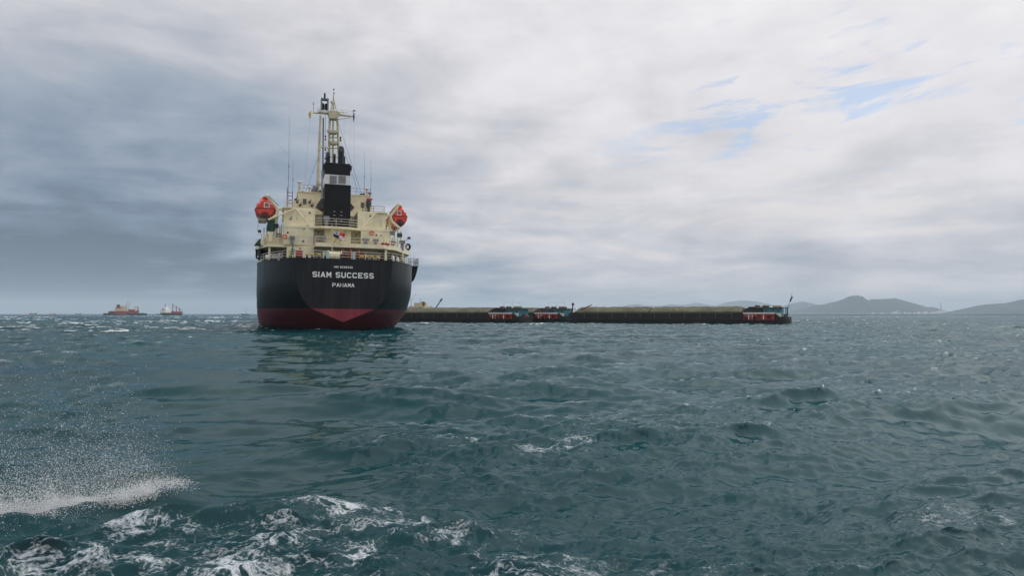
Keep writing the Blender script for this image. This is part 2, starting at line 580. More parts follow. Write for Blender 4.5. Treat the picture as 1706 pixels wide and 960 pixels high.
nv0 = len(verts)
verts = np.concatenate([verts, [[0, 0, -0.25]]]).astype(np.float32)          # close the disc under the launch
tri = np.stack([idx[0], np.full(nc, nv0), np.roll(idx[0], -1)], -1)
me = bpy.data.meshes.new('sea')
me.vertices.add(len(verts))
me.vertices.foreach_set('co', verts.ravel())
nq, ntr = len(quads), len(tri)
loops = np.concatenate([quads.ravel(), tri.ravel()]).astype(np.int32)
me.loops.add(len(loops))
me.loops.foreach_set('vertex_index', loops)
me.polygons.add(nq + ntr)
ls = np.concatenate([np.arange(nq) * 4, nq * 4 + np.arange(ntr) * 3]).astype(np.int32)
me.polygons.foreach_set('loop_start', ls)
me.polygons.foreach_set('use_smooth', np.ones(nq + ntr, dtype=bool))
me.update(calc_edges=True)
for nm, arr in (('whitecap', white), ('wake', wake), ('slick', slick)):
    at_ = me.attributes.new(nm, 'FLOAT', 'POINT')
    at_.data.foreach_set('value', np.concatenate([np.broadcast_to(arr, (nr, nc)).ravel(), [0.0]]).astype(np.float32))
sea = bpy.data.objects.new('sea', me)
COL.objects.link(sea)
tag(sea, kind='structure')

m = bpy.data.materials.new('sea_water')
m.use_nodes = True
b = NB(m.node_tree)
p = m.node_tree.nodes['Principled BSDF']
P_ = b.n('ShaderNodeNewGeometry').outputs['Position']
att = lambda nm: b.n('ShaderNodeAttribute', attribute_name=nm).outputs['Fac']
n1 = b.noise(P_, 0.05, 3, 0.5)
water = b.mix(b.ss(n1, 0.35, 0.65), (0.0012, 0.036, 0.044), (0.0020, 0.049, 0.058))
slk = att('slick')
water = b.mix(b.m('MULTIPLY', slk, 0.5), water, (0.022, 0.055, 0.055))
# lacy foam
warp = b.n('ShaderNodeVectorMath', operation='MULTIPLY_ADD')
b.inp(warp, 0, b.noise(P_, 1.7, 3, 0.5, out=1))
warp.inputs[1].default_value = (0.55, 0.55, 0.55)
b.inp(warp, 2, P_)
wp = warp.outputs[0]
x_, y_, z_ = b.sep(wp)
wps = b.comb(b.m('MULTIPLY', x_, 0.62), y_, z_)
f1 = b.noise(wps, 2.3, 5, 0.60, 0.7)
f2 = b.noise(b.vm('ADD', wps, (5.0, 2.0, 9.0)), 5.2, 4, 0.6, 0.5)
lace = b.m('SUBTRACT', 1.0, b.m('MULTIPLY', b.m('ABSOLUTE', b.m('SUBTRACT', f1, 0.5)), 9.0))
lace2 = b.m('SUBTRACT', 1.0, b.m('MULTIPLY', b.m('ABSOLUTE', b.m('SUBTRACT', f2, 0.5)), 8.0))
lace = b.m('MAXIMUM', lace, b.m('MULTIPLY', lace2, 0.85))
blot = b.noise(wps, 1.1, 4, 0.6, 0.4)
fineb = b.noise(P_, 30.0, 2, 0.6)
wk = att('wake')
patt = b.m('ADD', b.m('MULTIPLY', lace, 0.85), b.m('MULTIPLY', b.m('SUBTRACT', blot, 0.5), 2.0))
patt = b.m('ADD', patt, b.m('MULTIPLY', b.m('SUBTRACT', fineb, 0.5), 0.7))
wfoam = b.ss(b.m('ADD', patt, b.m('MULTIPLY', wk, 1.0)), 0.78, 1.35)
wfoam = b.m('MULTIPLY', wfoam, b.ss(wk, 0.02, 0.2))
wh = att('whitecap')
sc_n = b.noise(b.comb(b.m('MULTIPLY', b.sep(P_)[0], 0.8), b.m('MULTIPLY', b.sep(P_)[1], 0.8), 0.0), 1.0, 5, 0.65)
cfoam = b.ss(b.m('ADD', b.m('MULTIPLY', wh, 0.9), b.m('MULTIPLY', b.m('SUBTRACT', sc_n, 0.5), 1.5)), 0.42, 0.75)
cfoam = b.m('MULTIPLY', cfoam, b.ss(wh, 0.03, 0.25))
foam = b.m('MAXIMUM', b.m('MULTIPLY', wfoam, 0.88), b.m('MULTIPLY', cfoam, 0.95))
# ripples too small for the mesh
xs, ys, zs = b.sep(P_)
rp = b.comb(b.m('MULTIPLY', xs, 0.7), ys, 0.0)
r1 = b.noise(rp, 4.0, 5, 0.62, 0.15)
hgt = b.m('MULTIPLY', r1, 0.035)
bn = b.n('ShaderNodeBump')
b.inp(bn, 'Strength', b.m('SUBTRACT', 0.25, b.m('MULTIPLY', slk, 0.18)))
bn.inputs['Distance'].default_value = 1.0
b.inp(bn, 'Height', hgt)
# rough sea: body colour under a reflection whose grazing strength is cut by the hidden far sides of the wavelets
lw = b.n('ShaderNodeLayerWeight')
lw.inputs['Blend'].default_value = 0.5
b.inp(lw, 'Normal', bn.outputs[0])
fres = b.m('ADD', 0.02, b.m('MULTIPLY', b.m('POWER', lw.outputs['Facing'], 5.0), 0.45))
body = b.n('ShaderNodeBsdfDiffuse')
b.inp(body, 'Color', water)
b.inp(body, 'Normal', b.comb(0.0, 0.0, 1.0))        # light welling up from the depth does not follow the ripples
glo = b.n('ShaderNodeBsdfGlossy')
glo.inputs['Color'].default_value = (0.88, 0.97, 1.0, 1)
glo.inputs['Roughness'].default_value = 0.05
b.inp(glo, 'Normal', bn.outputs[0])
wmix = b.n('ShaderNodeMixShader')
b.inp(wmix, 0, fres)
m.node_tree.links.new(body.outputs[0], wmix.inputs[1])
m.node_tree.links.new(glo.outputs[0], wmix.inputs[2])
fo = b.n('ShaderNodeBsdfDiffuse')
fo.inputs['Color'].default_value = (0.62, 0.67, 0.70, 1)
fmix = b.n('ShaderNodeMixShader')
b.inp(fmix, 0, foam)
m.node_tree.links.new(wmix.outputs[0], fmix.inputs[1])
m.node_tree.links.new(fo.outputs[0], fmix.inputs[2])
mo_ = [q for q in m.node_tree.nodes if q.type == 'OUTPUT_MATERIAL'][0]
m.node_tree.links.new(fmix.outputs[0], mo_.inputs['Surface'])
m.node_tree.nodes.remove(p)
me.materials.append(m)

# ------------------------------------------------------------------ hills along the far shore
FOREST = mat('forest_cover', (0.018, 0.036, 0.040), 0.9, 0.30, 0.012, 0.0, bump=0.0)


def prof(pts, px):
    for (a, c), (d_, e_) in zip(pts[:-1], pts[1:]):
        if px <= d_:
            t = max(0, (px - a) / (d_ - a))
            return c + (e_ - c) * t
    return pts[-1][1]


def hill_range(name, pts, Y, depth, seed, nx=260, ny=26):
    """a ridge whose skyline follows pts (photo column, row) at distance Y, rising from the water's edge"""
    rg = np.random.default_rng(seed)
    p0, p1 = pts[0][0], pts[-1][0]
    pxs = np.linspace(p0, p1, nx)
    hh = np.array([max(0.0, (HOR - prof(pts, q)) / FPX * Y) for q in pxs])
    k = np.ones(3) / 3
    hh = np.convolve(np.pad(hh, 1, 'edge'), k, 'valid')
    X = (pxs - CW / 2) / FPX * Y
    tt = np.linspace(0, 1, ny)
    Z = np.zeros((ny, nx))
    nz = np.zeros((ny, nx))
    for o_ in range(1, 6):
        fx_, ph, ph2 = 2.0 ** o_ * 6, rg.uniform(0, 6.28), rg.uniform(0, 6.28)
        nz += 0.5 ** o_ * np.sin(np.linspace(0, fx_, nx)[None, :] + 3 * np.sin(tt[:, None] * 2.1 * o_ + ph2) + ph) * np.cos(tt[:, None] * 3.1 * o_ + ph)
    prof_t = np.sin(np.clip(tt, 0, 1) * np.pi) ** 0.8
    crest = 0.5
    Z = hh[None, :] * prof_t[:, None] * (1 + 0.22 * nz * (1 - prof_t[:, None]) * 2)
    Z += rg.normal(size=Z.shape) * np.minimum(4.0, hh[None, :] * 0.02)
    Z[0, :] = -3
    Z[-1, :] = -3
    mb = MB()
    for j in range(ny):
        yo = Y + (tt[j] - crest) * depth
        for i in range(nx):
            mb.v.append((X[i] + depth * 0.004 * math.sin(j * 0.7 + i * 0.05), yo, float(Z[j, i])))
    for j in range(ny - 1):
        for i in range(nx - 1):
            a0 = j * nx + i
            mb.f.append((a0, a0 + 1, a0 + nx + 1, a0 + nx))
    o = mb.build(name, FOREST, None, smooth=True, angle=180)
    tag(o, kind='structure')
    return o


hill_range('hills', [(1290, 523), (1318, 519), (1345, 512.5), (1360, 508.5), (1372, 507), (1395, 502), (1408, 497), (1418, 493), (1428, 492.3), (1435, 494), (1441, 498.5), (1446, 501), (1453, 498.5),
                     (1475, 498.5), (1490, 497), (1500, 499.5), (1520, 505), (1542, 511.5), (1553, 511.5), (1568, 517.5), (1582, 523)], 7600, 420, 3)
hill_range('hills', [(1568, 523), (1592, 520), (1612, 514), (1635, 508.5), (1650, 506.5), (1680, 505), (1706, 499), (1760, 486), (1830, 480), (1900, 492), (2000, 514), (2040, 523)], 6300, 600, 4)
hill_range('hills', [(1270, 523), (1300, 512), (1318, 506), (1338, 502.5), (1350, 505), (1380, 512), (1420, 523)], 10500, 700, 5, 120)
hill_range('hills', [(1010, 523), (1030, 513), (1045, 508.5), (1062, 506.5), (1075, 509.5), (1100, 510), (1115, 507), (1140, 508.5), (1160, 504.5), (1170, 506), (1190, 510), (1210, 504),
                     (1235, 500.5), (1258, 502), (1285, 508), (1310, 514), (1330, 523)], 13500, 700, 6)
# low shore strip between the hills
mb = MB()
for i in range(40):
    t = i / 39
    px = 1290 + t * 330
    for dy_, z in ((0, -1), (25, 3.0), (320, 6.0)):
        q = at(px, 7150 + dy_)
        mb.v.append((q.x, q.y, z + 0.8 * math.sin(i * 1.7)))
mb.f = [(3 * i + k, 3 * i + 3 + k, 3 * i + 4 + k, 3 * i + 1 + k) for i in range(39) for k in range(2)]
tag(mb.build('shore', mat('shore_sand_scrub', (0.22, 0.21, 0.17), 0.9, 0.2, 0.02), None), kind='structure')

# town along the shore: small pale buildings
TOWN = [(1487, 3, 9, 'l'), (1493, 3, 11, 'r'), (1499, 4, 6, 'l'), (1508, 3, 10, 'r'), (1515, 4, 7, 'l'), (1524, 3, 8, 'r'), (1531, 4, 14, 'l'), (1538, 3, 9, 'r'), (1543, 4, 16, 'l'),
        (1551, 5, 8, 'r'), (1557, 6, 13, 'l'), (1566, 9, 22, 'r'), (1574, 5, 18, 'l'), (1582, 5, 9, 'r'), (1590, 4, 10, 'l'), (1601, 4, 7, 'r'), (1470, 4, 6, 'l'), (1455, 4, 5, 'r')]
TW = mat('town_white_wall', (0.80, 0.80, 0.78), 0.6, 0.05, 0.05)
TR = mat('town_roof_grey', (0.35, 0.33, 0.32), 0.7, 0.1, 0.05)
order = ['leftmost', 'second', 'third', 'fourth', 'fifth', 'sixth', 'seventh', 'eighth', 'ninth', 'tenth', 'eleventh', 'twelfth', 'thirteenth', 'fourteenth', 'fifteenth', 'sixteenth', 'seventeenth', 'rightmost']
for k, (px, wpx, hgt_, sd_) in enumerate(sorted(TOWN)):
    q = at(px, 7190 + (k * 37) % 90, 2.0)
    wd = wpx / FPX * 7190
    r_ = empty('shore_building', q)
    lab = ('%s of the pale buildings from the left along the far shore' % order[k]) if k not in (0, 17) else ('%s pale building of the row along the far shore' % order[k])
    if px == 1566:
        lab = 'largest white building on the far shore, at the foot of the tall chimney'
    tag(r_, lab, 'building', 'pale buildings along the far shore')
    hgt_ = hgt_ * 1.25 + 3
    MB().box(-wd / 2, wd / 2, 0, 14, -3, hgt_).build('wall', TW, r_)
    MB().prism([(-wd / 2 - 0.6, hgt_ + 0.02), (wd / 2 + 0.6, hgt_ + 0.02), (wd * 0.2 * (1 if sd_ == 'r' else -1), hgt_ + 4)], -0.6, 14.6).build('roof', TR, r_)
# chimney and the pale slanting conveyor beside the hill
q = at(1567.5, 7290, 0)
r_ = tag(empty('chimney', q), 'tall thin grey chimney rising above the far shore between the hills', 'chimney')
MB().lathe((0, 0, -2), [(6.0, 0), (5.0, 60), (4.0, 112)], 14).build('shaft', mat('chimney_concrete', (0.30, 0.30, 0.31), 0.8), r_, smooth=True)
MB().lathe((0, 0, 110.1), [(4.4, 0), (4.4, 5)], 14).build('rim', TR, r_, smooth=True)
a, c = at(1487, 7180, 14), at(1497.5, 7180, 32)
r_ = tag(empty('conveyor', a), 'pale slanting conveyor on the far shore below the main hill', 'conveyor')
d_ = c - a
MB().tube((0, 0, 0), d_, 3.0, 3.0, 6).build('gallery', TW, r_)
for k in (0.1, 0.5, 0.9):
    MB().tube(d_ * k, (d_.x * k, 0, -16), 1.0, 1.2, 6).build('leg', TW, r_)

# ------------------------------------------------------------------ the cargo ship, seen from astern (x to starboard, y towards the bow, z up from the waterline)
ship = empty('cargo_ship', (-23.4, 100.0, 0.0))
ship.rotation_euler = (0, HEEL, YAW)
SHIP_M = Matrix.Translation(ship.location) @ Matrix.Rotation(YAW, 4, 'Z') @ Matrix.Rotation(HEEL, 4, 'Y')
SHIP_I = SHIP_M.inverted()
tag(ship, 'black and red hulled cargo ship with cream superstructure, seen from astern', 'cargo ship')


def S(px, py, yl):
    """point of the athwartships plane y = yl that the photograph shows at px, py -> ship x, z"""
    o = SHIP_I @ Vector((0, 0, CAM_H))
    d = SHIP_I.to_3x3() @ ray(px, py)
    t = (yl - o.y) / d.y
    q = o + d * t
    return q.x, q.z


def P3(px, py, yl):
    x, z = S(px, py, yl)
    return (x, yl, z)


def prect(px0, py0, px1, py1, yl):
    ym, xm = (py0 + py1) / 2, (px0 + px1) / 2
    x0, x1 = S(px0, ym, yl)[0], S(px1, ym, yl)[0]
    z1, z0 = S(xm, py0, yl)[1], S(xm, py1, yl)[1]
    return x0, x1, z0, z1


def pbox(name, px0, py0, px1, py1, yl, depth, m, parent=None, bevel=0.0, z0=None):
    x0, x1, a, c = prect(px0, py0, px1, py1, yl)
    if z0 is not None:
        a = z0
    return MB().box(x0, x1, yl, yl + depth, a, c).build(name, m, parent or ship, bevel=bevel)


def ptube(name, pts, r, m, parent=None, n=8, r1=None):
    mb = MB()
    q = [P3(*a) if not isinstance(a, Vector) else a for a in pts]
    for a, c in zip(q[:-1], q[1:]):
        mb.tube(a, c, r, r if r1 is None else r1, n)
    return mb.build(name, m, parent or ship, smooth=True)


ZD = 10.02          # poop deck
# ---- hull
zs_l = [-2.0, -1.2, -0.6, 0.0, 0.5, 0.9, 1.28, 1.8, 2.4, 3.0, 3.3, 3.55, 4.0, 4.4, 5.2, 6.0, 6.8, 7.7, 8.8, 9.5, ZD]
ys_f = [0, .3, .7, 1.2, 1.8, 2.6, 3.5, 4.6, 6, 7.5, 9, 11, 13, 15, 17, 20, 24, 28, 34, 42, 55, 70, 80, 84, 88, 92, 95, 98, 100, 102]
mb = MB()
grid = {}
for sgn in (-1, 1):
    for i, z in enumerate(zs_l):
        y0 = 0.0 if z >= 1.28 else (1.28 - z) * 2.6
        yb = LOA + (z - 8.0) * 0.45
        for j, y in enumerate(ys_f):
            yy = y0 + (yb - y0) * (y / 102.0)
            grid[sgn, i, j] = len(mb.v)
            mb.v.append((sgn * half(yy, z), yy, z))
    for i in range(len(zs_l) - 1):
        for j in range(len(ys_f) - 1):
            q = (grid[sgn, i, j], grid[sgn, i, j + 1], grid[sgn, i + 1, j + 1], grid[sgn, i + 1, j])
            mb.f.append(q)
hm = bpy.data.materials.new('hull_paint')
hm.use_nodes = True
hb_ = NB(hm.node_tree)
hp = hm.node_tree.nodes['Principled BSDF']
ho = hb_.n('ShaderNodeTexCoord').outputs['Object']
hx, hy, hz = hb_.sep(ho)
ln = hb_.noise(ho, 0.6, 4, 0.6)
zz = hb_.m('ADD', hz, hb_.m('MULTIPLY', hb_.m('SUBTRACT', ln, 0.5), 0.10))
stk = hb_.noise(hb_.comb(hb_.m('MULTIPLY', hx, 1.6), hb_.m('MULTIPLY', hy, 1.6), hb_.m('MULTIPLY', hz, 0.12)), 1.0, 5, 0.62)
blot_ = hb_.noise(ho, 0.35, 4, 0.6)
blk = hb_.mix(hb_.ss(stk, 0.35, 0.75), (0.004, 0.005, 0.006), (0.016, 0.017, 0.019))
blk = hb_.mix(hb_.m('MULTIPLY', hb_.ss(blot_, 0.55, 0.75), 0.4), blk, (0.006, 0.013, 0.013))
red = hb_.mix(hb_.ss(stk, 0.35, 0.7), (0.19, 0.024, 0.032), (0.28, 0.038, 0.048))
red = hb_.mix(hb_.m('MULTIPLY', hb_.ss(blot_, 0.5, 0.7), 0.65), red, (0.10, 0.030, 0.026))
rs = hb_.noise(hb_.comb(hb_.m('MULTIPLY', hx, 3.4), hb_.m('MULTIPLY', hy, 3.4), hb_.m('MULTIPLY', hz, 0.16)), 1.0, 4, 0.6)
rk = hb_.m('MULTIPLY', hb_.ss(rs, 0.60, 0.72), hb_.ss(blot_, 0.42, 0.60))
blk = hb_.mix(hb_.m('MULTIPLY', rk, 0.55), blk, (0.045, 0.026, 0.018))
slime = hb_.ss(zz, 0.9, 0.2)
red = hb_.mix(hb_.m('MULTIPLY', slime, 0.75), red, (0.05, 0.030, 0.022))
hb_.inp(hp, 'Base Color', hb_.mix(hb_.ss(zz, 3.10, 3.16), red, blk))
hb_.inp(hp, 'Roughness', hb_.ss(stk, 0.3, 0.8, 0.34, 0.52))
hp.inputs['Specular IOR Level'].default_value = 0.28
pn = hb_.noise(hb_.comb(hb_.m('MULTIPLY', hx, 0.5), hb_.m('MULTIPLY', hy, 0.5), hb_.m('MULTIPLY', hz, 0.4)), 1.0, 3, 0.5)
hbn = hb_.n('ShaderNodeBump')
hbn.inputs['Strength'].default_value = 0.35
hbn.inputs['Distance'].default_value = 0.08
fz = hb_.m('FRACT', hb_.m('DIVIDE', hz, 1.9))
fy_ = hb_.m('FRACT', hb_.m('DIVIDE', hb_.m('ADD', hy, hb_.m('MULTIPLY', hx, 0.6)), 5.5))
seam_ = hb_.m('MAXIMUM', hb_.m('LESS_THAN', fz, 0.022), hb_.m('LESS_THAN', fy_, 0.008))
hb_.inp(hbn, 'Height', hb_.m('ADD', pn, hb_.m('MULTIPLY', seam_, 0.25)))
hb_.inp(hp, 'Normal', hbn.outputs[0])
hull = mb.build('hull', hm, ship, smooth=True, angle=50)
# transom plate
mb = MB()
tz = [1.28, 1.8, 2.4, 3.0, 3.3, 3.55, 4.0, 4.4, 5.2, 6.0, 6.8, 7.7, 8.8, 9.5, ZD]
for z in tz:
    mb.v += [(-ht(z), -0.004, z), (ht(z), -0.004, z)]
mb.f = [(0, 2, 3)] + [(2 * i, 2 * i + 1, 2 * i + 3, 2 * i + 2) for i in range(1, len(tz) - 1)]
transom = mb.build('transom', hm, ship)
# raised weld along the edge of the transom
mb = MB()
for sgn in (-1, 1):
    mb.path([(sgn * ht(z), 0.0, z) for z in tz], 0.035, 6)
mb.build('edge_weld', BLACKP, transom, smooth=True)
# poop deck sheet and sheer strake lip
poly = [(half(y, ZD) - 0.02, y) for y in ys_f[:21]]
mb = MB()
n_ = len(poly)
mb.v = [(x, y, ZD - 0.05) for x, y in poly] + [(-x, y, ZD - 0.05) for x, y in poly]
mb.f = [(i, i + 1, n_ + i + 1, n_ + i) for i in range(n_ - 1)]
mb.build('poop_deck', DECK, ship)
mb = MB()
for sgn in (-1, 1):
    mb.path([(sgn * half(y, ZD), y, ZD) for y in ys_f[:19]], 0.06, 6)
mb.tube((-ht(ZD), 0, ZD), (ht(ZD), 0, ZD), 0.06, 0.06, 6)
mb.build('sheer_strake', BLACKP, ship, smooth=True)
# cream bulwark wedge on the port quarter
y_a, y_b = 11.0, 17.0
mb = MB()
xa, xb = -half(y_a, ZD), -half(y_b, ZD)
mb.add([(xa, y_a, ZD), (xb, y_b, ZD), (xb + 0.15, y_b, ZD + 0.95), (xa + 0.3, y_a, ZD + 0.25),
        (xa + 0.12, y_a, ZD), (xb + 0.12, y_b, ZD), (xb + 0.27, y_b, ZD + 0.95), (xa + 0.42, y_a, ZD + 0.25)],
       [(0, 1, 2, 3), (4, 7, 6, 5), (0, 3, 7, 4), (1, 5, 6, 2), (3, 2, 6, 7), (0, 4, 5, 1)])
mb.build('bulwark', CREAM, ship)


# ---- lettering on the transom: painted block letters
GLY = {
    'S': [[(1, .83), (.8, 1), (.2, 1), (0, .84), (0, .66), (.2, .53), (.8, .47), (1, .34), (1, .16), (.8, 0), (.2, 0), (0, .17)]],
    'I': [[(.5, 0), (.5, 1)]],
    'A': [[(0, 0), (.46, 1), (.54, 1), (1, 0)], [(.22, .26), (.78, .26)]],
    'M': [[(0, 0), (0, 1)], [(1, 0), (1, 1)], [(.06, .97), (.5, .36), (.94, .97)]],
    'U': [[(0, 1), (0, .18), (.2, 0), (.8, 0), (1, .18), (1, 1)]],
    'C': [[(1, .78), (1, .82), (.8, 1), (.2, 1), (0, .82), (0, .18), (.2, 0), (.8, 0), (1, .18), (1, .22)]],
    'E': [[(1, 1), (0, 1), (0, 0), (1, 0)], [(.1, .5), (.85, .5)]],
    'P': [[(0, 0), (0, 1), (.8, 1), (1, .84), (1, .62), (.8, .46), (.1, .46)]],
    'N': [[(0, 0), (0, 1), (1, 0), (1, 1)]],
    'O': [[(.5, 0), (.2, 0), (0, .18), (0, .82), (.2, 1), (.8, 1), (1, .82), (1, .18), (.8, 0), (.5, 0)]],
    '0': [[(.5, 0), (.2, 0), (0, .18), (0, .82), (.2, 1), (.8, 1), (1, .82), (1, .18), (.8, 0), (.5, 0)]],
    '9': [[(0, .1), (.2, 0), (.8, 0), (1, .18), (1, .82), (.8, 1), (.2, 1), (0, .82), (0, .6), (.2, .46), (.9, .46)]],
    '3': [[(0, .86), (.2, 1), (.8, 1), (1, .82), (1, .64), (.75, .52), (1, .36), (1, .18), (.8, 0), (.2, 0), (0, .14)], [(.3, .52), (.75, .52)]],
    '8': [[(.5, 0), (.2, 0), (0, .18), (0, .38), (.2, .52), (0, .66), (0, .82), (.2, 1), (.8, 1), (1, .82), (1, .66), (.8, .52), (1, .38), (1, .18), (.8, 0), (.5, 0)], [(.25, .52), (.75, .52)]],
}
LETTER = mat('lettering_white', (0.86, 0.86, 0.84), 0.5, 0.04, 3.0, 0.2)


def letter(ch, x0, x1, z0, z1, th):
    mb = MB()
    h_ = th / 2
    ax0, ax1, az0, az1 = x0 + h_, x1 - h_, z0 + h_, z1 - h_
    for k, line in enumerate(GLY[ch]):
        yy = -0.022 - 0.003 * k
        pts = [Vector((ax0 + (ax1 - ax0) * u, az0 + (az1 - az0) * q)) for u, q in line]
        if ch == 'I' or len(pts) == 2 or ch in 'AMNPU':
            for e_, f_ in ((0, 1), (-1, -2)):              # square ends reach the full height
                d_ = (pts[e_] - pts[f_]).normalized()
                if abs(d_.y) > 0.6:
                    pts[e_] = pts[e_] + d_ * h_
        else:
            for e_, f_ in ((0, 1), (-1, -2)):
                if ch in 'EP':
                    pts[e_] = pts[e_] + (pts[e_] - pts[f_]).normalized() * h_
        for i, q in enumerate(pts):
            da = (pts[i] - pts[i - 1]).normalized() if i else None
            db = (pts[i + 1] - pts[i]).normalized() if i < len(pts) - 1 else None
            t_ = ((da or db) + (db or da)).normalized()
            nrm = Vector((-t_.y, t_.x))
            c_ = max(0.45, abs(nrm.dot(Vector((-(db or da).y, (db or da).x)))))
            a_, b_ = q + nrm * (h_ / c_), q - nrm * (h_ / c_)
            mb.v += [(a_.x, yy, a_.y), (b_.x, yy, b_.y)]
        o_ = len(mb.v) - 2 * len(pts)
        mb.f += [(o_ + 2 * i, o_ + 2 * i + 1, o_ + 2 * i + 3, o_ + 2 * i + 2) for i in range(len(pts) - 1)]
    return mb.build('letter', LETTER, transom)


def lettering(text, spans, py0, py1, thpx):
    xm = (spans[0][0] + spans[-1][1]) / 2
    z1, z0 = S(xm, py0, -0.02)[1], S(xm, py1, -0.02)[1]
    for ch, (a, c) in zip(text.replace(' ', ''), spans):
        letter(ch, S(a, (py0 + py1) / 2, -0.02)[0], S(c, (py0 + py1) / 2, -0.02)[0], z0, z1, thpx / 12.0 * (0.8 if ch == 'N' else 1.0))


lettering('SIAM SUCCESS', [(520.4, 528.8), (530.2, 532.2), (534.3, 542.0), (543.9, 551.9), (559.1, 567.2), (568.7, 576.2), (577.9, 585.6), (587.2, 595.0), (596.7, 604.3), (605.8, 613.6), (615.0, 622.8)], 453.9, 463.0, 1.8)
lettering('PANAMA', [(553.7, 559.2), (560.5, 565.9), (566.7, 572.2), (573.0, 578.4), (579.5, 584.3), (585.3, 590.5)], 472.0, 478.4, 1.15)
lettering('IMO 9038330', [(556.6, 557.4), (558.0, 560.8), (561.4, 564.0), (566.4, 568.9), (569.5, 572.0), (572.6, 575.1), (575.7, 578.2), (578.8, 581.3), (581.9, 584.4), (585.0, 587.5)], 443.6, 446.9, 0.62)


# ---- railings
def railing(name, pts, h=1.05, rails=3, gap=1.5, m=RAILW, parent=None, r=0.032):
    mb = MB()
    for a, c in zip(pts[:-1], pts[1:]):
        a, c = Vector(a), Vector(c)
        L = (c - a).length
        k = max(1, round(L / gap))
        for i in range(k + 1):
            q = a.lerp(c, i / k)
            mb.tube(q, q + Vector((0, 0, h)), r * 1.25, r * 1.25, 6)
        for j in range(rails):
            hh = Vector((0, 0, h * (j + 1) / rails))
            mb.tube(a + hh, c + hh, r, r, 6)
    return mb.build(name, m, parent or ship, smooth=True)


edge = [(-half(y, ZD) + 0.12, y, ZD) for y in (11, 8, 5, 2.6, 0.2)] + [(half(y, ZD) - 0.12, y, ZD) for y in (0.2, 2.6, 5, 8, 11, 15)]
railing('stern_railing', edge, 1.1, 3, 1.9)

# ---- superstructure tiers
ZA = S(585, 408.5, 4.6)[1]          # first deck above the poop
ZB = S(560, 378.5, 7.0)[1]          # boat deck
ZC = S(483, 346.0, 9.0)[1]          # deck below the bridge
YM = 7.4
xl, xr = S(477.5, 425, YM)[0], S(648, 425, YM)[0]
# tier 1: behind the winches; its aft wall is flush on the port side and set back to starboard
x523 = S(523, 420, YM)[0]
mb = MB()
mb.slab([(xl, YM), (x523, YM), (x523, 9.2), (xr, 9.2), (xr, 26), (xl, 26)], ZD - 0.04, ZA - 0.36)
t1 = mb.build('poop_house', CREAM, ship)
# first deck slab with its wings
sl_pts = [(S(425.0, 412, 14.5)[0], 14.5), (S(446, 407, 8.2)[0], 8.2), (x523 - 0.01, YM - 0.03), (x523 - 0.01, 4.6),
          (S(640, 411, 4.6)[0], 4.6), (S(660, 412, 6.5)[0], 6.5), (S(682.5, 417, 14.5)[0], 14.5), (S(682, 417, 14.5)[0], 27.0), (S(426.0, 412, 14.5)[0], 27.0)]
mb = MB()
mb.slab(sl_pts, ZA - 0.36, ZA)
dk1 = mb.build('deck_slab', CREAM, ship)
# parapet along the starboard and centre part of the slab
mb = MB()
for a, c in zip(sl_pts[3:6], sl_pts[4:7]):
    mb.add([(a[0], a[1] - 0.003, ZA - 0.30), (c[0], c[1] - 0.003, ZA - 0.30), (c[0], c[1] - 0.003, ZA + 0.22), (a[0], a[1] - 0.003, ZA + 0.22),
            (a[0], a[1] + 0.07, ZA - 0.30), (c[0], c[1] + 0.07, ZA - 0.30), (c[0], c[1] + 0.07, ZA + 0.22), (a[0], a[1] + 0.07, ZA + 0.22)],
           [(0, 1, 2, 3), (4, 7, 6, 5), (0, 3, 7, 4), (1, 5, 6, 2), (3, 2, 6, 7), (0, 4, 5, 1)])
mb.build('parapet', CREAM, dk1)
# side plating and inner walls, added to block light from the covered ways
SHADE = mat('covered_way_shade', (0.22, 0.20, 0.14), 0.7, 0.15, 1.0, 0.5)  # cream darkened so the colour itself carries the shade under the wings
MB().box(S(427, 420, 14.5)[0] + 0.25, xl, 15.5, 15.65, ZD - 0.04, ZA - 0.365).build('shade_bulkhead', SHADE, ship)
MB().box(xr, S(676, 420, 14.5)[0], 15.5, 15.65, ZD - 0.04, ZA - 0.365).build('shade_bulkhead', SHADE, ship)
MB().box(S(431.5, 420, 11)[0] + 0.1, S(431.5, 420, 11)[0] + 0.18, 10.6, 15.4, ZD + 0.9, ZA - 0.365).build('shade_screen', DGREY, ship)
# pillars carrying the wings
for px, py0, py1, yl in ((449, 409, 436, 8.6), (671.5, 417, 435, 10.5), (643, 413, 436, 5.2)):
    x, z = S(px, py0, yl)
    MB().box(x - 0.16, x + 0.16, yl, yl + 0.3, ZD - 0.03, ZA - 0.37).build('pillar', CREAM, ship, bevel=0.02)
# tier 2
xl2, xr2 = S(472.6, 388, YM)[0], S(648, 392, YM)[0]
xa0, xa1 = S(523, 388, YM)[0], S(541, 388, YM)[0]
xb0, xb1 = S(585, 392, YM)[0], S(601.5, 392, YM)[0]
mb = MB()
mb.slab([(xl2, YM), (xa0, YM), (xa0, 9.6), (xa1, 9.6), (xa1, YM + 0.5), (xb0, YM + 0.5), (xb0, 9.6), (xb1, 9.6), (xb1, YM), (xr2, YM), (xr2, 26), (xl2, 26)], ZA, ZB - 0.30)
t2 = mb.build('accommodation_house', CREAM, ship)
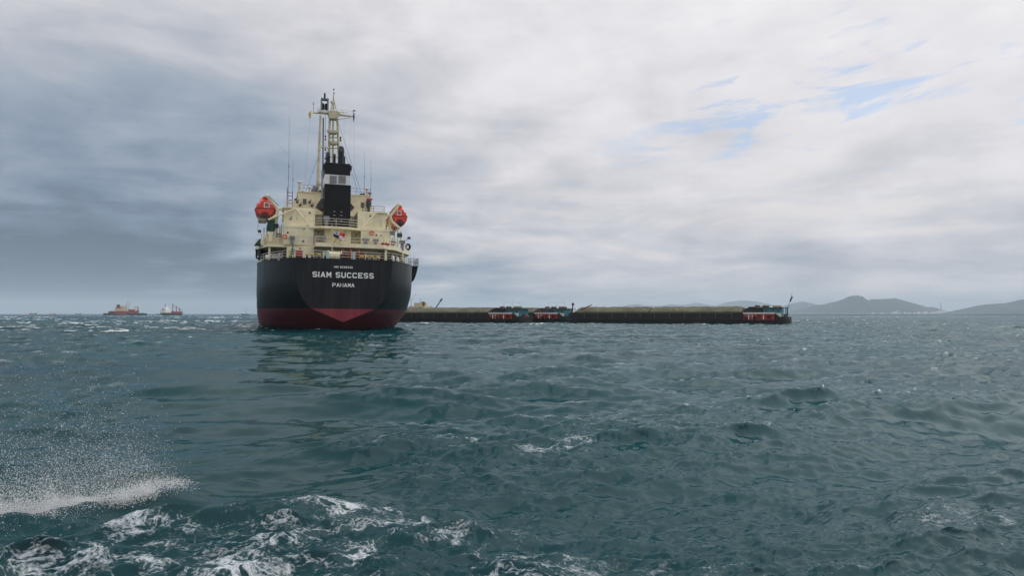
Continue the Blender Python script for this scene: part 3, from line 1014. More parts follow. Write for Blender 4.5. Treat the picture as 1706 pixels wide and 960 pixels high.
# boat deck slab, bowed out aft of the funnel
bd = [(xl2 - 0.02, YM - 0.06), (S(515, 376, 6.6)[0], YM - 0.06), (S(535, 376, 6.0)[0], 6.2), (S(560, 377, 5.9)[0], 5.95), (S(582, 379, 6.0)[0], 6.2), (S(601, 381, 6.6)[0], YM - 0.06),
      (xr2 + 0.02, YM - 0.06), (xr2 + 0.02, 26.02), (xl2 - 0.02, 26.02)]
dk2 = MB().slab(bd, ZB - 0.30, ZB).build('boat_deck_slab', CREAM, ship)
mid = [(x, y + 0.12, ZB) for x, y in bd[1:6]]
railing('boat_deck_railing', mid, 1.15, 3, 1.6, RAILW, dk2)
# tier 3: two wing blocks with a well for the funnel between them
x3 = [S(p_, 360, 9.0)[0] for p_ in (473, 524.5, 596, 642)]
mb = MB()
mb.slab([(x3[0], 8.6), (x3[1], 8.6), (x3[1], 14.5), (x3[2], 14.5), (x3[2], 8.6), (x3[3], 8.6), (x3[3], 26), (x3[0], 26)], ZB, ZC - 0.16)
t3 = mb.build('boat_deck_house', CREAM, ship)
mb = MB()
mb.slab([(x3[0] - 0.25, 8.2), (S(490, 346, 8.2)[0], 8.2), (S(490, 346, 8.2)[0], 8.7), (x3[1], 8.7), (x3[1], 14.4), (x3[2], 14.4), (x3[2], 8.7), (S(624, 354, 8.2)[0], 8.7),
         (S(624, 354, 8.2)[0], 8.2), (x3[3] + 0.25, 8.2), (x3[3] + 0.25, 26.1), (x3[0] - 0.25, 26.1)], ZC - 0.16, ZC)
dk3 = mb.build('upper_deck_slab', CREAM, ship)
# tier 4: the bridge
ZE = S(518, 321, 16.0)[1]
xbl, xbr = S(496.5, 335, 16)[0], S(617, 335, 16)[0]
bridge = MB().box(xbl, xbr, 16.0, 24.5, ZC, ZE).build('bridge_house', CREAM, ship)
MB().box(xbl - 0.15, xbr + 0.15, 15.85, 24.7, ZE, ZE + 0.12).build('bridge_roof', CREAM, ship)
MB().box(S(490, 332, 16)[0], xbl, 16.6, 24, ZC, ZC + (ZE - ZC) * 0.72).build('bridge_side_house', CREAM, ship)
MB().box(xbr, S(621, 340, 16)[0], 16.6, 24, ZC, ZC + (ZE - ZC) * 0.55).build('bridge_side_house', CREAM, ship)


# windows and portholes
def window(px0, py0, px1, py1, yl, parent):
    x0, x1, z0, z1 = prect(px0, py0, px1, py1, yl)
    f = MB()
    t = 0.07
    f.box(x0, x1, yl - 0.06, yl - 0.002, z1 - t, z1).box(x0, x1, yl - 0.06, yl - 0.002, z0, z0 + t)
    f.box(x0, x0 + t, yl - 0.06, yl - 0.002, z0 + t, z1 - t).box(x1 - t, x1, yl - 0.06, yl - 0.002, z0 + t, z1 - t)
    o = f.build('window_frame', CREAM, parent)
    MB().box(x0 + t, x1 - t, yl - 0.02, yl - 0.001, z0 + t, z1 - t).build('pane', GLASS, o)


window(503.8, 330.5, 511.5, 341.5, 16.0, bridge)
window(600.2, 336.5, 607.5, 347, 16.0, bridge)


def porthole(px, py, yl, parent, r=0.20):
    x, z = S(px, py, yl)
    o = MB().torus((x, yl - 0.02, z), (0, 1, 0), r, 0.05, 14, 6).build('porthole', CREAM, parent, smooth=True)
    MB().tube((x, yl - 0.03, z), (x, yl - 0.002, z), r, r, 14).build('pane', GLASS, o)


for px, py, yl, par in ((479.5, 387.5, YM, t2), (505, 402.0, YM, t2), (506.3, 381, YM, t2), (512, 376, YM, t2), (627, 392, YM, t2), (635, 392, YM, t2), (484, 365, 8.6, t3),
                        (516, 354.5, 8.6, t3), (617, 360, 8.6, t3), (530, 387.5, 9.6, t2), (593.5, 391, 9.6, t2), (486, 361.5, 8.6, t3)):
    porthole(px, py, yl, par, 0.15 if px in (512, 635, 486) else 0.20)


# panel seams and pipes on the aft walls
def seam(px, py0, py1, yl, parent, r=0.022, m=CREAM):
    a, c = P3(px, py0, yl - 0.02), P3(px, py1, yl - 0.02)
    MB().tube(a, (a[0], a[1], c[2]), r, r, 6).build('wall_pipe', m, parent, smooth=True)


for px in (490, 497.5, 506, 516):
    seam(px, 374, 400, YM, t2, 0.03 if px == 506 else 0.018)
for px in (607, 616, 640):
    seam(px, 383, 405, YM, t2, 0.03 if px == 640 else 0.018)
for px, a, c in ((548, 383, 402), (562, 383, 402), (577, 384, 403)):
    seam(px, a, c, YM + 0.5, t2, 0.05)
for px in (497, 509):
    seam(px, 350, 370, 8.6, t3, 0.02)
seam(632, 357, 377, 8.6, t3, 0.02)
for px in (521, 533, 590, 612):
    seam(px, 324, 345, 16.0, bridge, 0.02)
a, c = P3(494, 393, YM - 0.03), P3(522.5, 393, YM - 0.03)
MB().tube(a, (c[0], c[1], a[2]), 0.025, 0.025, 6).build('wall_pipe', CREAM, t2, smooth=True)
a = P3(586, 394.5, 9.55)
c = P3(601, 394.5, 9.55)
MB().tube(a, (c[0], c[1], a[2]), 0.03, 0.03, 6).build('handrail', RAILW, t2, smooth=True)


# louvred vents in the recess to starboard
mb = MB()
for k in range(6):
    x0, x1, z0, z1 = prect(586.5, 396.5 + k * 1.15, 600.5, 397.3 + k * 1.15, 9.55)
    mb.box(x0, x1, 9.5, 9.6, z0, z1)
mb.build('vent_louvre', CREAM, t2)
mb = MB()
for k in range(7):
    x0, x1, z0, z1 = prect(566, 394 + k * 1.2, 576, 394.7 + k * 1.2, YM + 0.48)
    mb.box(x0, x1, YM + 0.45, YM + 0.53, z0, z1)
mb.build('vent_louvre', CREAM, t2)


# grey box vents on pedestals
def box_vent(px, py0, py1, wpx, yl, zbase, m=GREY):
    x0, x1, z0, z1 = prect(px - wpx / 2, py0, px + wpx / 2, (py0 + py1) / 2 + 0.8, yl)
    xm = (x0 + x1) / 2
    v_ = MB().prism([(x0, z0), (x1, z0), (x1 + 0.03, z1 - 0.08), (x1 - 0.05, z1), (x0 + 0.05, z1), (x0 - 0.03, z1 - 0.08)], yl, yl + 0.6).build('deck_vent', m, ship)
    MB().box(xm - (x1 - x0) * 0.28, xm + (x1 - x0) * 0.28, yl + 0.08, yl + 0.5, zbase, z0).build('pedestal', m, v_)


box_vent(487, 393.0, 400.5, 8.5, 6.95, ZA)
box_vent(526.5, 392.5, 402, 7, 6.6, ZA)
box_vent(539.5, 392.5, 402, 8, 6.6, ZA)
box_vent(609.5, 396.5, 406, 10.5, 6.2, ZA)
box_vent(626, 397.5, 407, 9.5, 6.2, ZA)
box_vent(670.5, 400.5, 410, 9, 9.8, ZA)
box_vent(544.3, 359.5, 372, 9, 7.4, ZB)

# diagonal braces and gussets against the boat deck houses
br = lambda pts, r=0.13: ptube('diagonal_brace', pts, r, CREAM, None, 6)
br([(447, 366, 8.0), (492.5, 347.5, 8.0)])
br([(492.5, 347.5, 8.0), (513, 371.5, 7.6)])
br([(605, 377, 7.6), (627.5, 354, 8.0)])

# dark doors
pbox('door', 471, 410.5, 477.3, 431, 12.0, 0.1, DRED)
x0, x1, z0, z1 = prect(629.5, 415, 639.5, 435, 9.2)
dr = MB().box(x0, x1, 9.1, 9.196, ZD, z1).build('door', DRED, ship)
MB().torus(((x0 + x1) / 2, 9.08, (ZD + z1) / 2 + 0.35), (0, 1, 0), 0.16, 0.03, 12, 6).build('door_port', CREAM, dr)
pbox('locker', 448, 385.5, 453.8, 402.5, 9.0, 0.8, CREAM, None, 0.03)
MB().box(xl2 - 2.7, xl2 - 0.05, 18.0, 25.5, ZA, ZB - 0.35).build('side_house', CREAM, ship)
MB().box(xr2 + 0.05, xr2 + 2.2, 18.0, 25.5, ZA, ZB - 0.35).build('side_house', CREAM, ship)

# first deck rails, winch stands
railing('deck_railing', [(S(456, 400, 8.4)[0], 8.4, ZA), (S(471.5, 400, 8.4)[0], 8.4, ZA)], 1.35, 4, 0.65)
railing('deck_railing', [(S(426.5, 405, 14.3)[0], 14.3, ZA), (S(446, 405, 8.5)[0], 8.6, ZA)], 1.1, 3, 1.4)
railing('deck_railing', [(S(650, 405, 5.4)[0], 5.8, ZA), (S(660, 408, 6.7)[0], 6.8, ZA), (S(681, 412, 14.3)[0], 14.3, ZA)], 1.1, 3, 1.4)
railing('upper_railing', [(S(604, 350, 10)[0], 10, ZC), (S(640, 353, 10)[0], 10, ZC)], 1.1, 3, 1.8, WIRE, dk3)
railing('roof_railing', [(xbl, 16.1, ZE + 0.1), (xbr, 16.1, ZE + 0.1)], 1.1, 2, 2.4, PALEWIRE, bridge)
railing('wing_railing', [(S(478, 340, 10)[0], 10, ZC), (S(490, 340, 10)[0], 10, ZC), (S(490, 340, 10)[0], 15, ZC)], 1.1, 3, 0.9, RAILW, dk3)
railing('upper_railing', [(x3[0], 8.5, ZC), (S(492, 346, 8.5)[0], 8.5, ZC)], 1.0, 3, 0.9, RAILW, dk3)
railing('parapet_railing', [(a[0], a[1] + 0.05, ZA + 0.22) for a in sl_pts[3:6]], 0.85, 2, 1.6, RAILW, dk1)
for px in (527, 535, 590.5, 598):
    x = S(px, 388, 9.55)[0]
    MB().box(x - 0.05, x + 0.05, 9.45, 9.597, ZA, ZB - 0.31).build('stiffener', CREAM, t2)
for px, py0, py1, yl in ((478, 348, 371, 8.55), (501.5, 350, 371, 8.55), (610, 356, 378, 8.55), (624, 358, 378, 8.55)):
    seam(px, py0, py1, yl + 0.05, t3, 0.045, RAILW if px > 600 else CREAM)
# lifebuoys on the rail and wall
for px, py, yl in ((474.5, 394, 7.3), (619.5, 388, YM - 0.05)):
    x, z = S(px, py, yl)
    MB().torus((x, yl - 0.06, z), (0, 1, 0), 0.28, 0.08, 16, 8).build('lifebuoy', mat('lifebuoy_orange', (0.75, 0.16, 0.05), 0.5), ship, smooth=True)
# small frame mast on the port side of the upper deck
mb = MB()
for px in (478.3, 487.2):
    x = S(px, 330, 9.6)[0]
    mb.tube((x, 9.6, ZC), (x, 9.6, S(px, 312 if px < 480 else 318, 9.6)[1]), 0.06, 0.05, 6)
for py in (320.5, 326, 333, 338):
    a, c = P3(478.3, py, 9.6), P3(487.2, py, 9.6)
    mb.tube(a, (c[0], 9.6, a[2]), 0.045, 0.045, 6)
mb.build('antenna_frame', DRED, dk3, smooth=True)

# ---- funnel
FY = 9.3
fx0, fx1, fz0, fz1 = prect(540.2, 307.2, 584.2, 373, FY)
bx0, bx1, bz0, bz1 = prect(541.0, 291.2, 583.5, 307.2, FY)
cx0, cx1, cz0, cz1 = prect(540.8, 271.5, 584.0, 291.2, FY)
funnel = MB().box(fx0, fx1, FY, FY + 4.6, ZB, fz1).build('funnel', BLACKP, ship, bevel=0.05)
band = MB().box(bx0, bx1, FY + 0.02, FY + 4.58, fz1, cz0).build('white_band', WHITEP, funnel, bevel=0.02)
MB().box(cx0, cx1, FY - 0.03, FY + 4.63, cz0, cz1).build('funnel_cap', BLACKP, funnel, bevel=0.05)
MB().box(cx0 - 0.22, cx0, FY + 0.1, FY + 1.2, cz1 - 1.0, cz1 - 0.25).build('cap_bracket', BLACKP, funnel)
MB().box(cx1, cx1 + 0.2, FY + 0.1, FY + 1.2, cz1 - 0.9, cz1 - 0.25).build('cap_bracket', BLACKP, funnel)
for pa, pb in ((549.3, 561), (563.8, 576.2)):
    x0, x1, z0, z1 = prect(pa, 292.4, pb, 305.4, FY)
    lv = MB().box(x0, x1, FY - 0.03, FY + 0.018, z0, z1).build('louvre', LOUV, funnel)
    mb = MB()
    for k in range(9):
        zk = z0 + (z1 - z0) * (k + 0.5) / 9
        mb.add([(x0 + .04, FY - 0.04, zk + 0.05), (x1 - .04, FY - 0.04, zk + 0.05), (x1 - .04, FY - 0.10, zk - 0.05), (x0 + .04, FY - 0.10, zk - 0.05)], [(0, 1, 2, 3)])
    mb.build('louvre_slat', LOUV, lv)
# side pods on the funnel casing
for pts in ([(541, 331.5), (535, 331.0), (526.8, 342.5), (541, 351.5)], [(583.5, 338.0), (590.5, 346.0), (583.5, 351.2)]):
    q = [S(a, c, FY + 1.0) for a, c in pts]
    MB().prism(q, FY + 0.8, FY + 3.4).build('casing_pod', DGREY, funnel)
# rungs
for px, py in ((557, 352.5), (568.5, 353), (557, 358.5), (568.5, 359), (557, 367.5), (568.5, 368)):
    x, z = S(px, py, FY)
    MB().box(x - 0.12, x + 0.12, FY - 0.09, FY + 0.0, z - 0.03, z + 0.03).build('rung', RAILW, funnel)


# exhaust pipes leaning aft with dark open mouths
def exhaust(px, py0, py1, rpx, yl):
    x, z1 = S(px, py0, yl)
    z0 = cz1 - 0.3
    r = rpx / 1200 * 108
    mb = MB()
    n = 16
    zc = z1 - r * 2.4
    prof = [(z0, 0.0), (zc, 0.0)]
    rings = []
    for z in (z0, zc):
        rings.append([(x + r * math.cos(2 * math.pi * i / n), yl + 0.6 + r * math.sin(2 * math.pi * i / n), z) for i in range(n)])
    # slanted mouth facing aft
    rings.append([(x + r * math.cos(2 * math.pi * i / n), yl + 0.6 + r * math.sin(2 * math.pi * i / n), zc + r * 2.4 * (0.5 + 0.5 * math.sin(2 * math.pi * i / n))) for i in range(n)])
    vs = [p_ for rg in rings for p_ in rg]
    fs = [(k * n + i, k * n + (i + 1) % n, (k + 1) * n + (i + 1) % n, (k + 1) * n + i) for k in range(2) for i in range(n)]
    fs.append(tuple(range(2 * n, 3 * n)))
    mb.add(vs, fs)
    mb.build('exhaust_pipe', SOOT, funnel, smooth=True)


exhaust(547.2, 250.5, 272, 3.6, FY + 1.2)
exhaust(557.8, 254, 272, 2.3, FY + 2.2)
exhaust(569.2, 240.5, 272, 4.9, FY + 1.0)
exhaust(574.0, 258, 272, 2.0, FY + 2.6)

# ---- main mast on the bridge roof
MY = 19.0
mast = MB()
zroof = ZE + 0.1
tp = lambda px, py: P3(px, py, MY)
for pa, pb in ((549.3, 547.0), (562.0, 566.2)):
    a, c = tp(pa, 198), tp(pb, 300)
    k = (a[2] - zroof) / (a[2] - c[2])
    foot = (a[0] + (c[0] - a[0]) * k, MY, zroof)
    mast.tube(foot, a, 0.26, 0.19, 10)
    foot2 = (foot[0] * 1.0, MY + 2.6, zroof)
mast.tube((tp(556, 300)[0], MY + 2.2, zroof), (tp(555.5, 196)[0], MY + 0.5, tp(555.5, 196)[2]), 0.2, 0.16, 10)
mast.tube((tp(555.5, 300)[0], MY - 0.3, zroof), (tp(555.5, 200)[0], MY - 0.3, tp(555.5, 200)[2]), 0.11, 0.11, 8)
for py in (229, 247, 262, 280):
    mast.tube(tp(549, py), tp(563.5, py), 0.09, 0.09, 6)
mast_o = mast.build('mast', CREAM_MAST, ship, smooth=True)
for py, pa, pb in ((220, 545, 563.5), (238, 547, 564)):
    x0, x1, z0, z1 = prect(pa, py - 1.2, pb, py + 3.0, MY)
    MB().prism([(x0, z1), (x1, z1), (x1 - 0.35, z0), (x0 + 0.4, z0)], MY - 0.9, MY + 0.6).build('mast_platform', CREAM_MAST, mast_o)
x0, x1, z0, z1 = prect(549, 186.5, 562.5, 199, MY)
MB().prism([(x0 - 0.3, z1 - 0.25), (x0, z1), (x1, z1), (x1 + 0.3, z1 - 0.25), (x1, z0), (x0, z0)], MY - 0.8, MY + 0.8).build('mast_head', CREAM_MAST, mast_o)
# crosstree
a, mid_, c = tp(521, 187.5), tp(555.5, 189.5), tp(589.5, 194)
cr = MB()
cr.tube(mid_, a, 0.26, 0.11, 8).tube(mid_, c, 0.26, 0.11, 8)
cr.tube(tp(562, 199), tp(585, 195.5), 0.05, 0.05, 6)
cr.build('crosstree', CREAM_MAST, mast_o, smooth=True)
mb = MB()
for px, py in ((529, 187), (538, 188), (571, 190), (580, 191.5), (588, 192.5)):
    q = tp(px, py)
    mb.tube(q, (q[0], q[1], q[2] + 0.75), 0.03, 0.03, 6)
mb.tube(tp(529, 180), tp(548, 181), 0.03, 0.03, 6).tube(tp(562, 182.5), tp(588, 185), 0.03, 0.03, 6)
mb.tube(tp(563, 186.5), tp(578, 187.5), 0.07, 0.07, 6)
mb.build('crosstree_railing', RAILW, mast_o, smooth=True)
# topmast: a tapering tripod and spire
mb = MB()
for pa in (550.5, 556, 561):
    mb.tube(tp(pa, 187), tp(555.6, 162), 0.10, 0.05, 6)
mb.tube(tp(555.6, 187), tp(555.8, 158), 0.16, 0.10, 8).tube(tp(555.8, 160), tp(556, 150), 0.06, 0.03, 6)
for py, wd in ((180, 4.6), (173, 2.8)):
    mb.tube(tp(555.8 - wd, py), tp(555.8 + wd, py), 0.05, 0.05, 6)
top = mb.build('topmast', CREAM_MAST, mast_o, smooth=True)
for px, py, r in ((553.3, 169.5, 0.26), (556, 148.5, 0.13), (556.5, 155, 0.12), (553.5, 172, 0.2)):
    x, y, z = tp(px, py)
    MB().lathe((x, y, z - r), [(r * .6, 0), (r, r * .5), (r, r * 1.5), (r * .6, r * 2)], 10).build('navigation_lamp', GREY if py < 160 else RAILW, top, smooth=True)
# square lantern frame
x0, x1, z0, z1 = prect(534.3, 164.5, 547.3, 183.5, MY)
t = 0.22
fr = MB().box(x0, x1, MY - 0.5, MY + 0.5, z1 - t, z1).box(x0, x0 + t, MY - 0.5, MY + 0.5, z0, z1 - t).box(x1 - t, x1, MY - 0.5, MY + 0.5, z0, z1 - t)
fr = fr.build('lantern_frame', GREY, mast_o)
xm = (x0 + x1) / 2
MB().lathe((xm - 0.28, MY, z0), [(0.2, 0), (0.27, 0.15), (0.27, 0.95), (0.14, 1.15)], 10).build('lantern', SOOT, fr, smooth=True)
MB().lathe((xm + 0.28, MY, z0), [(0.2, 0), (0.27, 0.15), (0.27, 0.95), (0.14, 1.15)], 10).build('lantern', SOOT, fr, smooth=True)
MB().box(x0 - 0.4, x1 + 0.1, MY - 0.3, MY + 0.3, z0 - 0.42, z0 - 0.02).build('lantern_base', WHITEP, fr)
q = tp(541, 164)
MB().lathe((q[0], MY, q[2]), [(0.12, 0), (0.16, 0.1), (0.16, 0.75), (0.1, 0.95)], 10).build('lantern_post', DGREY, fr, smooth=True)
q = tp(522, 187)
mb = MB().tube(q, (q[0], MY, q[2] + 1.8), 0.035, 0.03, 6).lathe((q[0], MY, q[2] + 1.3), [(0.07, 0), (0.1, 0.1), (0.06, 0.25)], 8)
mb.build('wind_sensor', GREY, mast_o)
q = tp(588.5, 193)
mb = MB().tube(q, (q[0], MY, q[2] + 0.95), 0.05, 0.05, 6).box(q[0] - 0.05, q[0] + 0.35, MY - 0.1, MY + 0.1, q[2] + 0.85, q[2] + 1.0)
mb.lathe((q[0] + 0.1, MY, q[2] - 0.95), [(0.04, 0), (0.13, 0.6), (0.16, 1.0)], 8).tube((q[0], MY, q[2]), (q[0] + 0.3, MY, q[2] + 0.5), 0.06, 0.06, 6)
mb.build('signal_horn', DGREY, mast_o)
# side pole standing port of the mast, and its stays to the casing
pole = MB().tube((tp(528.5, 300)[0], MY - 2, zroof), P3(534.2, 192, MY - 2), 0.27, 0.19, 10)
pole.tube(P3(531.8, 244, MY - 2), P3(547.5, 246, MY - 1), 0.16, 0.12, 8)
pole_o = pole.build('derrick_post', CREAM_MAST, ship, smooth=True)
a = P3(526.5, 306.5, MY - 2)
MB().box(a[0], P3(541, 306.5, MY - 2)[0], MY - 2.3, MY - 1.7, a[2] - 0.2, a[2] + 0.15).build('post_bracket', CREAM_MAST, pole_o, bevel=0.03)
MB().lathe((P3(528.5, 318, MY - 2.2)[0] - 0.4, MY - 2.2, zroof), [(0.55, 0), (0.55, 0.5), (0.35, 0.8), (0.35, 1.1)], 12).build('post_foot', GREY, pole_o, smooth=True)
ptube('slim_post', [(538.7, 196, MY - 1.6), (537.6, 320, MY - 1.6)], 0.12, PURPLE, None, 8)
ptube('slim_post', [(537.5, 284, 15.0), (537.0, 350, 15.0)], 0.22, PALEWIRE, None, 8)
mb = MB()
for py in (227, 232, 249, 264):
    q = P3(542.2, py, MY - 0.4)
    mb.lathe((q[0], q[1], q[2] - 0.16), [(0.06, 0), (0.14, 0.08), (0.14, 0.24), (0.06, 0.32)], 8)
mb.tube(P3(542.2, 192, MY - 0.4), P3(541.6, 300, MY - 0.4), 0.03, 0.03, 6)
mb.build('lamp_string', DGREY, mast_o)
mb = MB()
q = P3(567.5, 231, MY)
mb.lathe((q[0], q[1], q[2] - 0.45), [(0.05, 0), (0.16, 0.2), (0.05, 0.42), (0.16, 0.62), (0.05, 0.85)], 8)
mb.build('day_shape', SOOT, mast_o)

# ---- stays, halyards and whip aerials
def wire(pts, r=0.016, m=WIRE, name='stay_wire', parent=None):
    return ptube(name, pts, r, m, parent, 5)


wire([(516.8, 200, MY), (505, 322, 16.5)], 0.014, PALEWIRE, 'halyard')
wire([(512, 295, 17), (503.5, 322, 16.5)], 0.014, PALEWIRE, 'halyard')
wire([(534, 250, MY), (508.5, 322, 16.5)], 0.022)
wire([(562, 200, MY), (604, 328, 16.5)], 0.024)
wire([(566, 230, MY), (600, 328, 16.5)], 0.022)
wire([(574.8, 192, MY), (574.8, 272, 15)], 0.014, PALEWIRE, 'halyard')
wire([(589.5, 196, MY), (591, 326, 16.5)], 0.014, PALEWIRE, 'halyard')
wire([(585, 196, MY), (582, 300, 15)], 0.010, PALEWIRE, 'halyard')


def whip(px, py0, py1, yl, r=0.03):
    x = S(px, py1, yl)[0]
    z1, z0 = S(px, py0, yl)[1], S(px, py1, yl)[1]
    zm = z0 + (z1 - z0) * 0.45
    mb = MB().tube((x, yl, z0), (x, yl, zm), r * 1.3, r, 6).tube((x, yl, zm), (x - 0.1, yl, z1), r * 0.8, 0.012, 6)
    mb.lathe((x, yl, zm - 0.1), [(r * 1.2, 0), (r * 2.2, 0.1), (r * 2.2, 0.2), (r, 0.3)], 6)
    return mb.build('whip_aerial', WIRE, ship)


whip(479.5, 193, 346, 12)
whip(487.3, 266, 330, 12, 0.025)
whip(606.5, 254, 327, 17, 0.028)
whip(617.5, 266, 328, 17, 0.022)
wire([(463.5, 242, 12), (479, 256, 12)], 0.014, PALEWIRE, 'stay_wire')
# small fittings along the bridge roof
def mushroom(px, py0, yl, zb, r=0.32, m=RAILW):
    x, z = S(px, py0, yl)
    MB().lathe((x, yl, zb), [(r * .6, 0), (r * .6, z - zb - 0.35), (r * 1.25, z - zb - 0.3), (r * 1.25, z - zb - 0.12), (r * .7, z - zb)], 12).build('mushroom_vent', m, ship, smooth=True)


mushroom(499.2, 301.5, 16.6, ZE)
mushroom(611.5, 313, 16.6, ZE)
mushroom(504, 318.5, 16.4, ZE, 0.25, SOOT)
mushroom(534.5, 317, 16.4, ZE, 0.25, SOOT)
mushroom(515.5, 310.5, 16.4, ZE, 0.2)
mushroom(527, 311.5, 16.4, ZE, 0.25, GREY)
mushroom(602, 322, 16.4, ZE, 0.18, DGREY)
mushroom(606, 322, 16.4, ZE, 0.18, DGREY)
mushroom(616.5, 320, 16.4, ZE, 0.25, GREY)
x, z = S(614.5, 341, 15.6)
sl_ = MB().lathe((x, 15.6, ZC), [(0.22, 0), (0.22, z - ZC - 0.4), (0.42, z - ZC - 0.3), (0.42, z - ZC + 0.6), (0.25, z - ZC + 0.7)], 12).build('searchlight', DGREY, ship, smooth=True)
MB().box(x - 0.35, x + 0.55, 15.4, 15.8, z + 0.75, z + 1.0).build('lamp_hood', REDP, sl_)
for px, py in ((515.5, 336.5), (519.5, 342), (500, 341), (493, 331.5), (495, 336)):
    x, z = S(px, py, 15.8)
    MB().tube((x, 15.7, z), (x + 0.25, 15.99, z + 0.4), 0.07, 0.05, 6).box(x - 0.2, x + 0.18, 15.55, 15.8, z - 0.25, z + 0.05).build('floodlight', DGREY, ship)

# ---- davits
def davit(side, pts):
    """pts: photo points of the arm from boat head down to the deck"""
    for yl in (9.6, 14.2):
        mb = MB()
        for a, c in zip(pts[:-1], pts[1:]):
            (x0, z0), (x1, z1) = S(a[0], a[1], 9.6), S(c[0], c[1], 9.6)
            mb.tube((x0, yl, z0), (x1, yl, z1), 0.23, 0.23, 6)
        x, z = S(pts[0][0], pts[0][1], 9.6)
        mb.lathe((x, yl, z - 0.3), [(0.2, 0), (0.28, 0.2), (0.28, 0.4), (0.15, 0.6)], 8)
        mb.build('davit', CREAM, ship, smooth=True)


davit(-1, [(445, 326, 9), (462.3, 346.5, 9), (461.5, 358, 9), (449, 367.5, 9)])
davit(1, [(665.5, 341, 9), (650.5, 360, 9), (652.5, 369, 9), (667, 381, 9)])
for px0, py0, px1, py1, zt in ((461.5, 345, 461.5, 402, 0), (650.5, 356, 650.5, 408, 0)):
    for yl in (9.9, 14.5):
        x = S(px0, py0, 9.6)[0]
        z = S(px0, py0, 9.6)[1]
        MB().box(x - 0.2, x + 0.2, yl, yl + 0.35, ZA, z).build('davit_post', CREAM, ship, bevel=0.02)
a = S(461, 347, 9.6)
MB().box(a[0], x3[0] + 0.1, 9.7, 9.95, a[1] - 0.3, a[1] + 0.05).build('davit_beam', CREAM, ship)
a = S(650.5, 358, 9.6)
MB().box(x3[3] - 0.1, a[0], 9.7, 9.95, a[1] - 0.3, a[1] + 0.05).build('davit_beam', CREAM, ship)
for (pa, pb) in (((447, 327), (464, 344)), ((662, 342), (648.5, 357))):
    wire([(pa[0], pa[1] - 1.0, 9.3), (pb[0], pb[1] - 1.5, 9.3)], 0.05, DGREY, 'boat_fall')
wire([(432, 369, 11), (429, 381, 12), (431.5, 392, 13)], 0.02, WIRE, 'boat_fall')
# winches and green machinery below the port boat
x, z = S(451, 385, 9.2)
wn = MB().lathe((x, 9.4, z), [(0.55, 0), (0.62, 0.3), (0.5, 1.2), (0.62, 1.5), (0.4, 1.9)], 12).build('davit_winch', GREEN, ship, smooth=True)
x, z = S(434, 405, 11.5)
MB().prism([(x - 0.9, ZA), (x + 0.7, ZA), (x + 0.75, ZA + 0.7), (x + 0.35, ZA + 1.15), (x - 0.2, ZA + 0.95)], 11, 12.4).build('tarp_cover', GREEN, ship, bevel=0.08)
x, z = S(440.5, 395, 10.5)
MB().lathe((x, 10.8, ZA), [(0.5, 0), (0.55, 0.5), (0.5, 0.9), (0.3, 1.05)], 12).build('winch_drum', CREAM, ship, smooth=True)
for px, py0, py1 in ((439.5, 380, 402), (444.5, 376, 402), (466, 378, 402), (456, 362, 400), (469, 374, 400)):
    x = S(px, 390, 10.2)[0]
    MB().tube((x, 10.2, ZA), (x, 10.2, S(px, py0, 10.2)[1]), 0.11, 0.11, 8).build('davit_strut', CREAM, ship, smooth=True)
for px, py0 in ((657, 385), (662.5, 379), (668, 386), (654, 396)):
    x = S(px, 395, 10.2)[0]
    MB().tube((x, 10.2, ZA), (x, 10.2, S(px, py0, 10.2)[1]), 0.11, 0.11, 8).build('davit_strut', CREAM, ship, smooth=True)
for px, py in ((666, 391.5), (460, 376), (464, 392), (653.5, 388), (655.5, 404)):
    x, z = S(px, py, 9.9)
    MB().box(x - 0.3, x + 0.3, 9.8, 10.4, z - 0.35, z + 0.3).tube((x - 0.4, 10, z), (x + 0.4, 10, z), 0.2, 0.2, 10).build('davit_gear', DGREY if px in (666, 460) else GREY, ship)
x, z = S(654, 394, 10.4)
MB().lathe((x, 10.6, ZA), [(0.4, 0), (0.45, 0.4), (0.4, 1.1), (0.2, 1.3)], 12).build('winch_drum', CREAM, ship, smooth=True)

# black fender rig at the port quarter and fender by the starboard wing
x, z = S(431, 422, 14.0)
mb = MB()
for (a, c) in (((427.3, 415.5), (433, 414)), ((427.3, 415.5), (427.3, 430)), ((427.3, 430), (434, 431.5))):
    mb.tube(P3(a[0], a[1], 14), P3(c[0], c[1], 14), 0.14, 0.14, 8)
mb.build('ladder_davit', RUBBER, ship, smooth=True)
x, z = S(435.5, 424, 13.4)
MB().lathe((x, 13.4, ZD), [(0.3, 0), (0.36, 0.4), (0.36, 1.7), (0.2, 2.1)], 12).build('hose_reel_post', RUBBER, ship, smooth=True)
x, z = S(679.5, 411.5, 14.2)
MB().torus((x, 14.0, z), (0.55, -0.84, 0), 0.42, 0.16, 16, 8).build('tyre_fender', RUBBER, ship, smooth=True)
x0_, z0_ = S(674, 402, 14.2)
x1_, z1_ = S(681, 397, 14.2)
MB().tube((x0_, 14.2, z0_), (x1_, 14.2, z1_), 0.04, 0.04, 6).box(x1_ - 0.2, x1_ + 0.25, 14.0, 14.4, z1_ - 0.15, z1_ + 0.2).build('side_light', DGREY, ship)
x0_, z0_ = S(437, 396, 14.0)
x1_, z1_ = S(433, 385.5, 14.0)
MB().tube((x0_, 14.0, z0_), (x1_, 14.0, z1_), 0.04, 0.04, 6).box(x1_ - 0.3, x1_ + 0.2, 13.8, 14.2, z1_ - 0.15, z1_ + 0.2).build('side_light', DRED, ship)

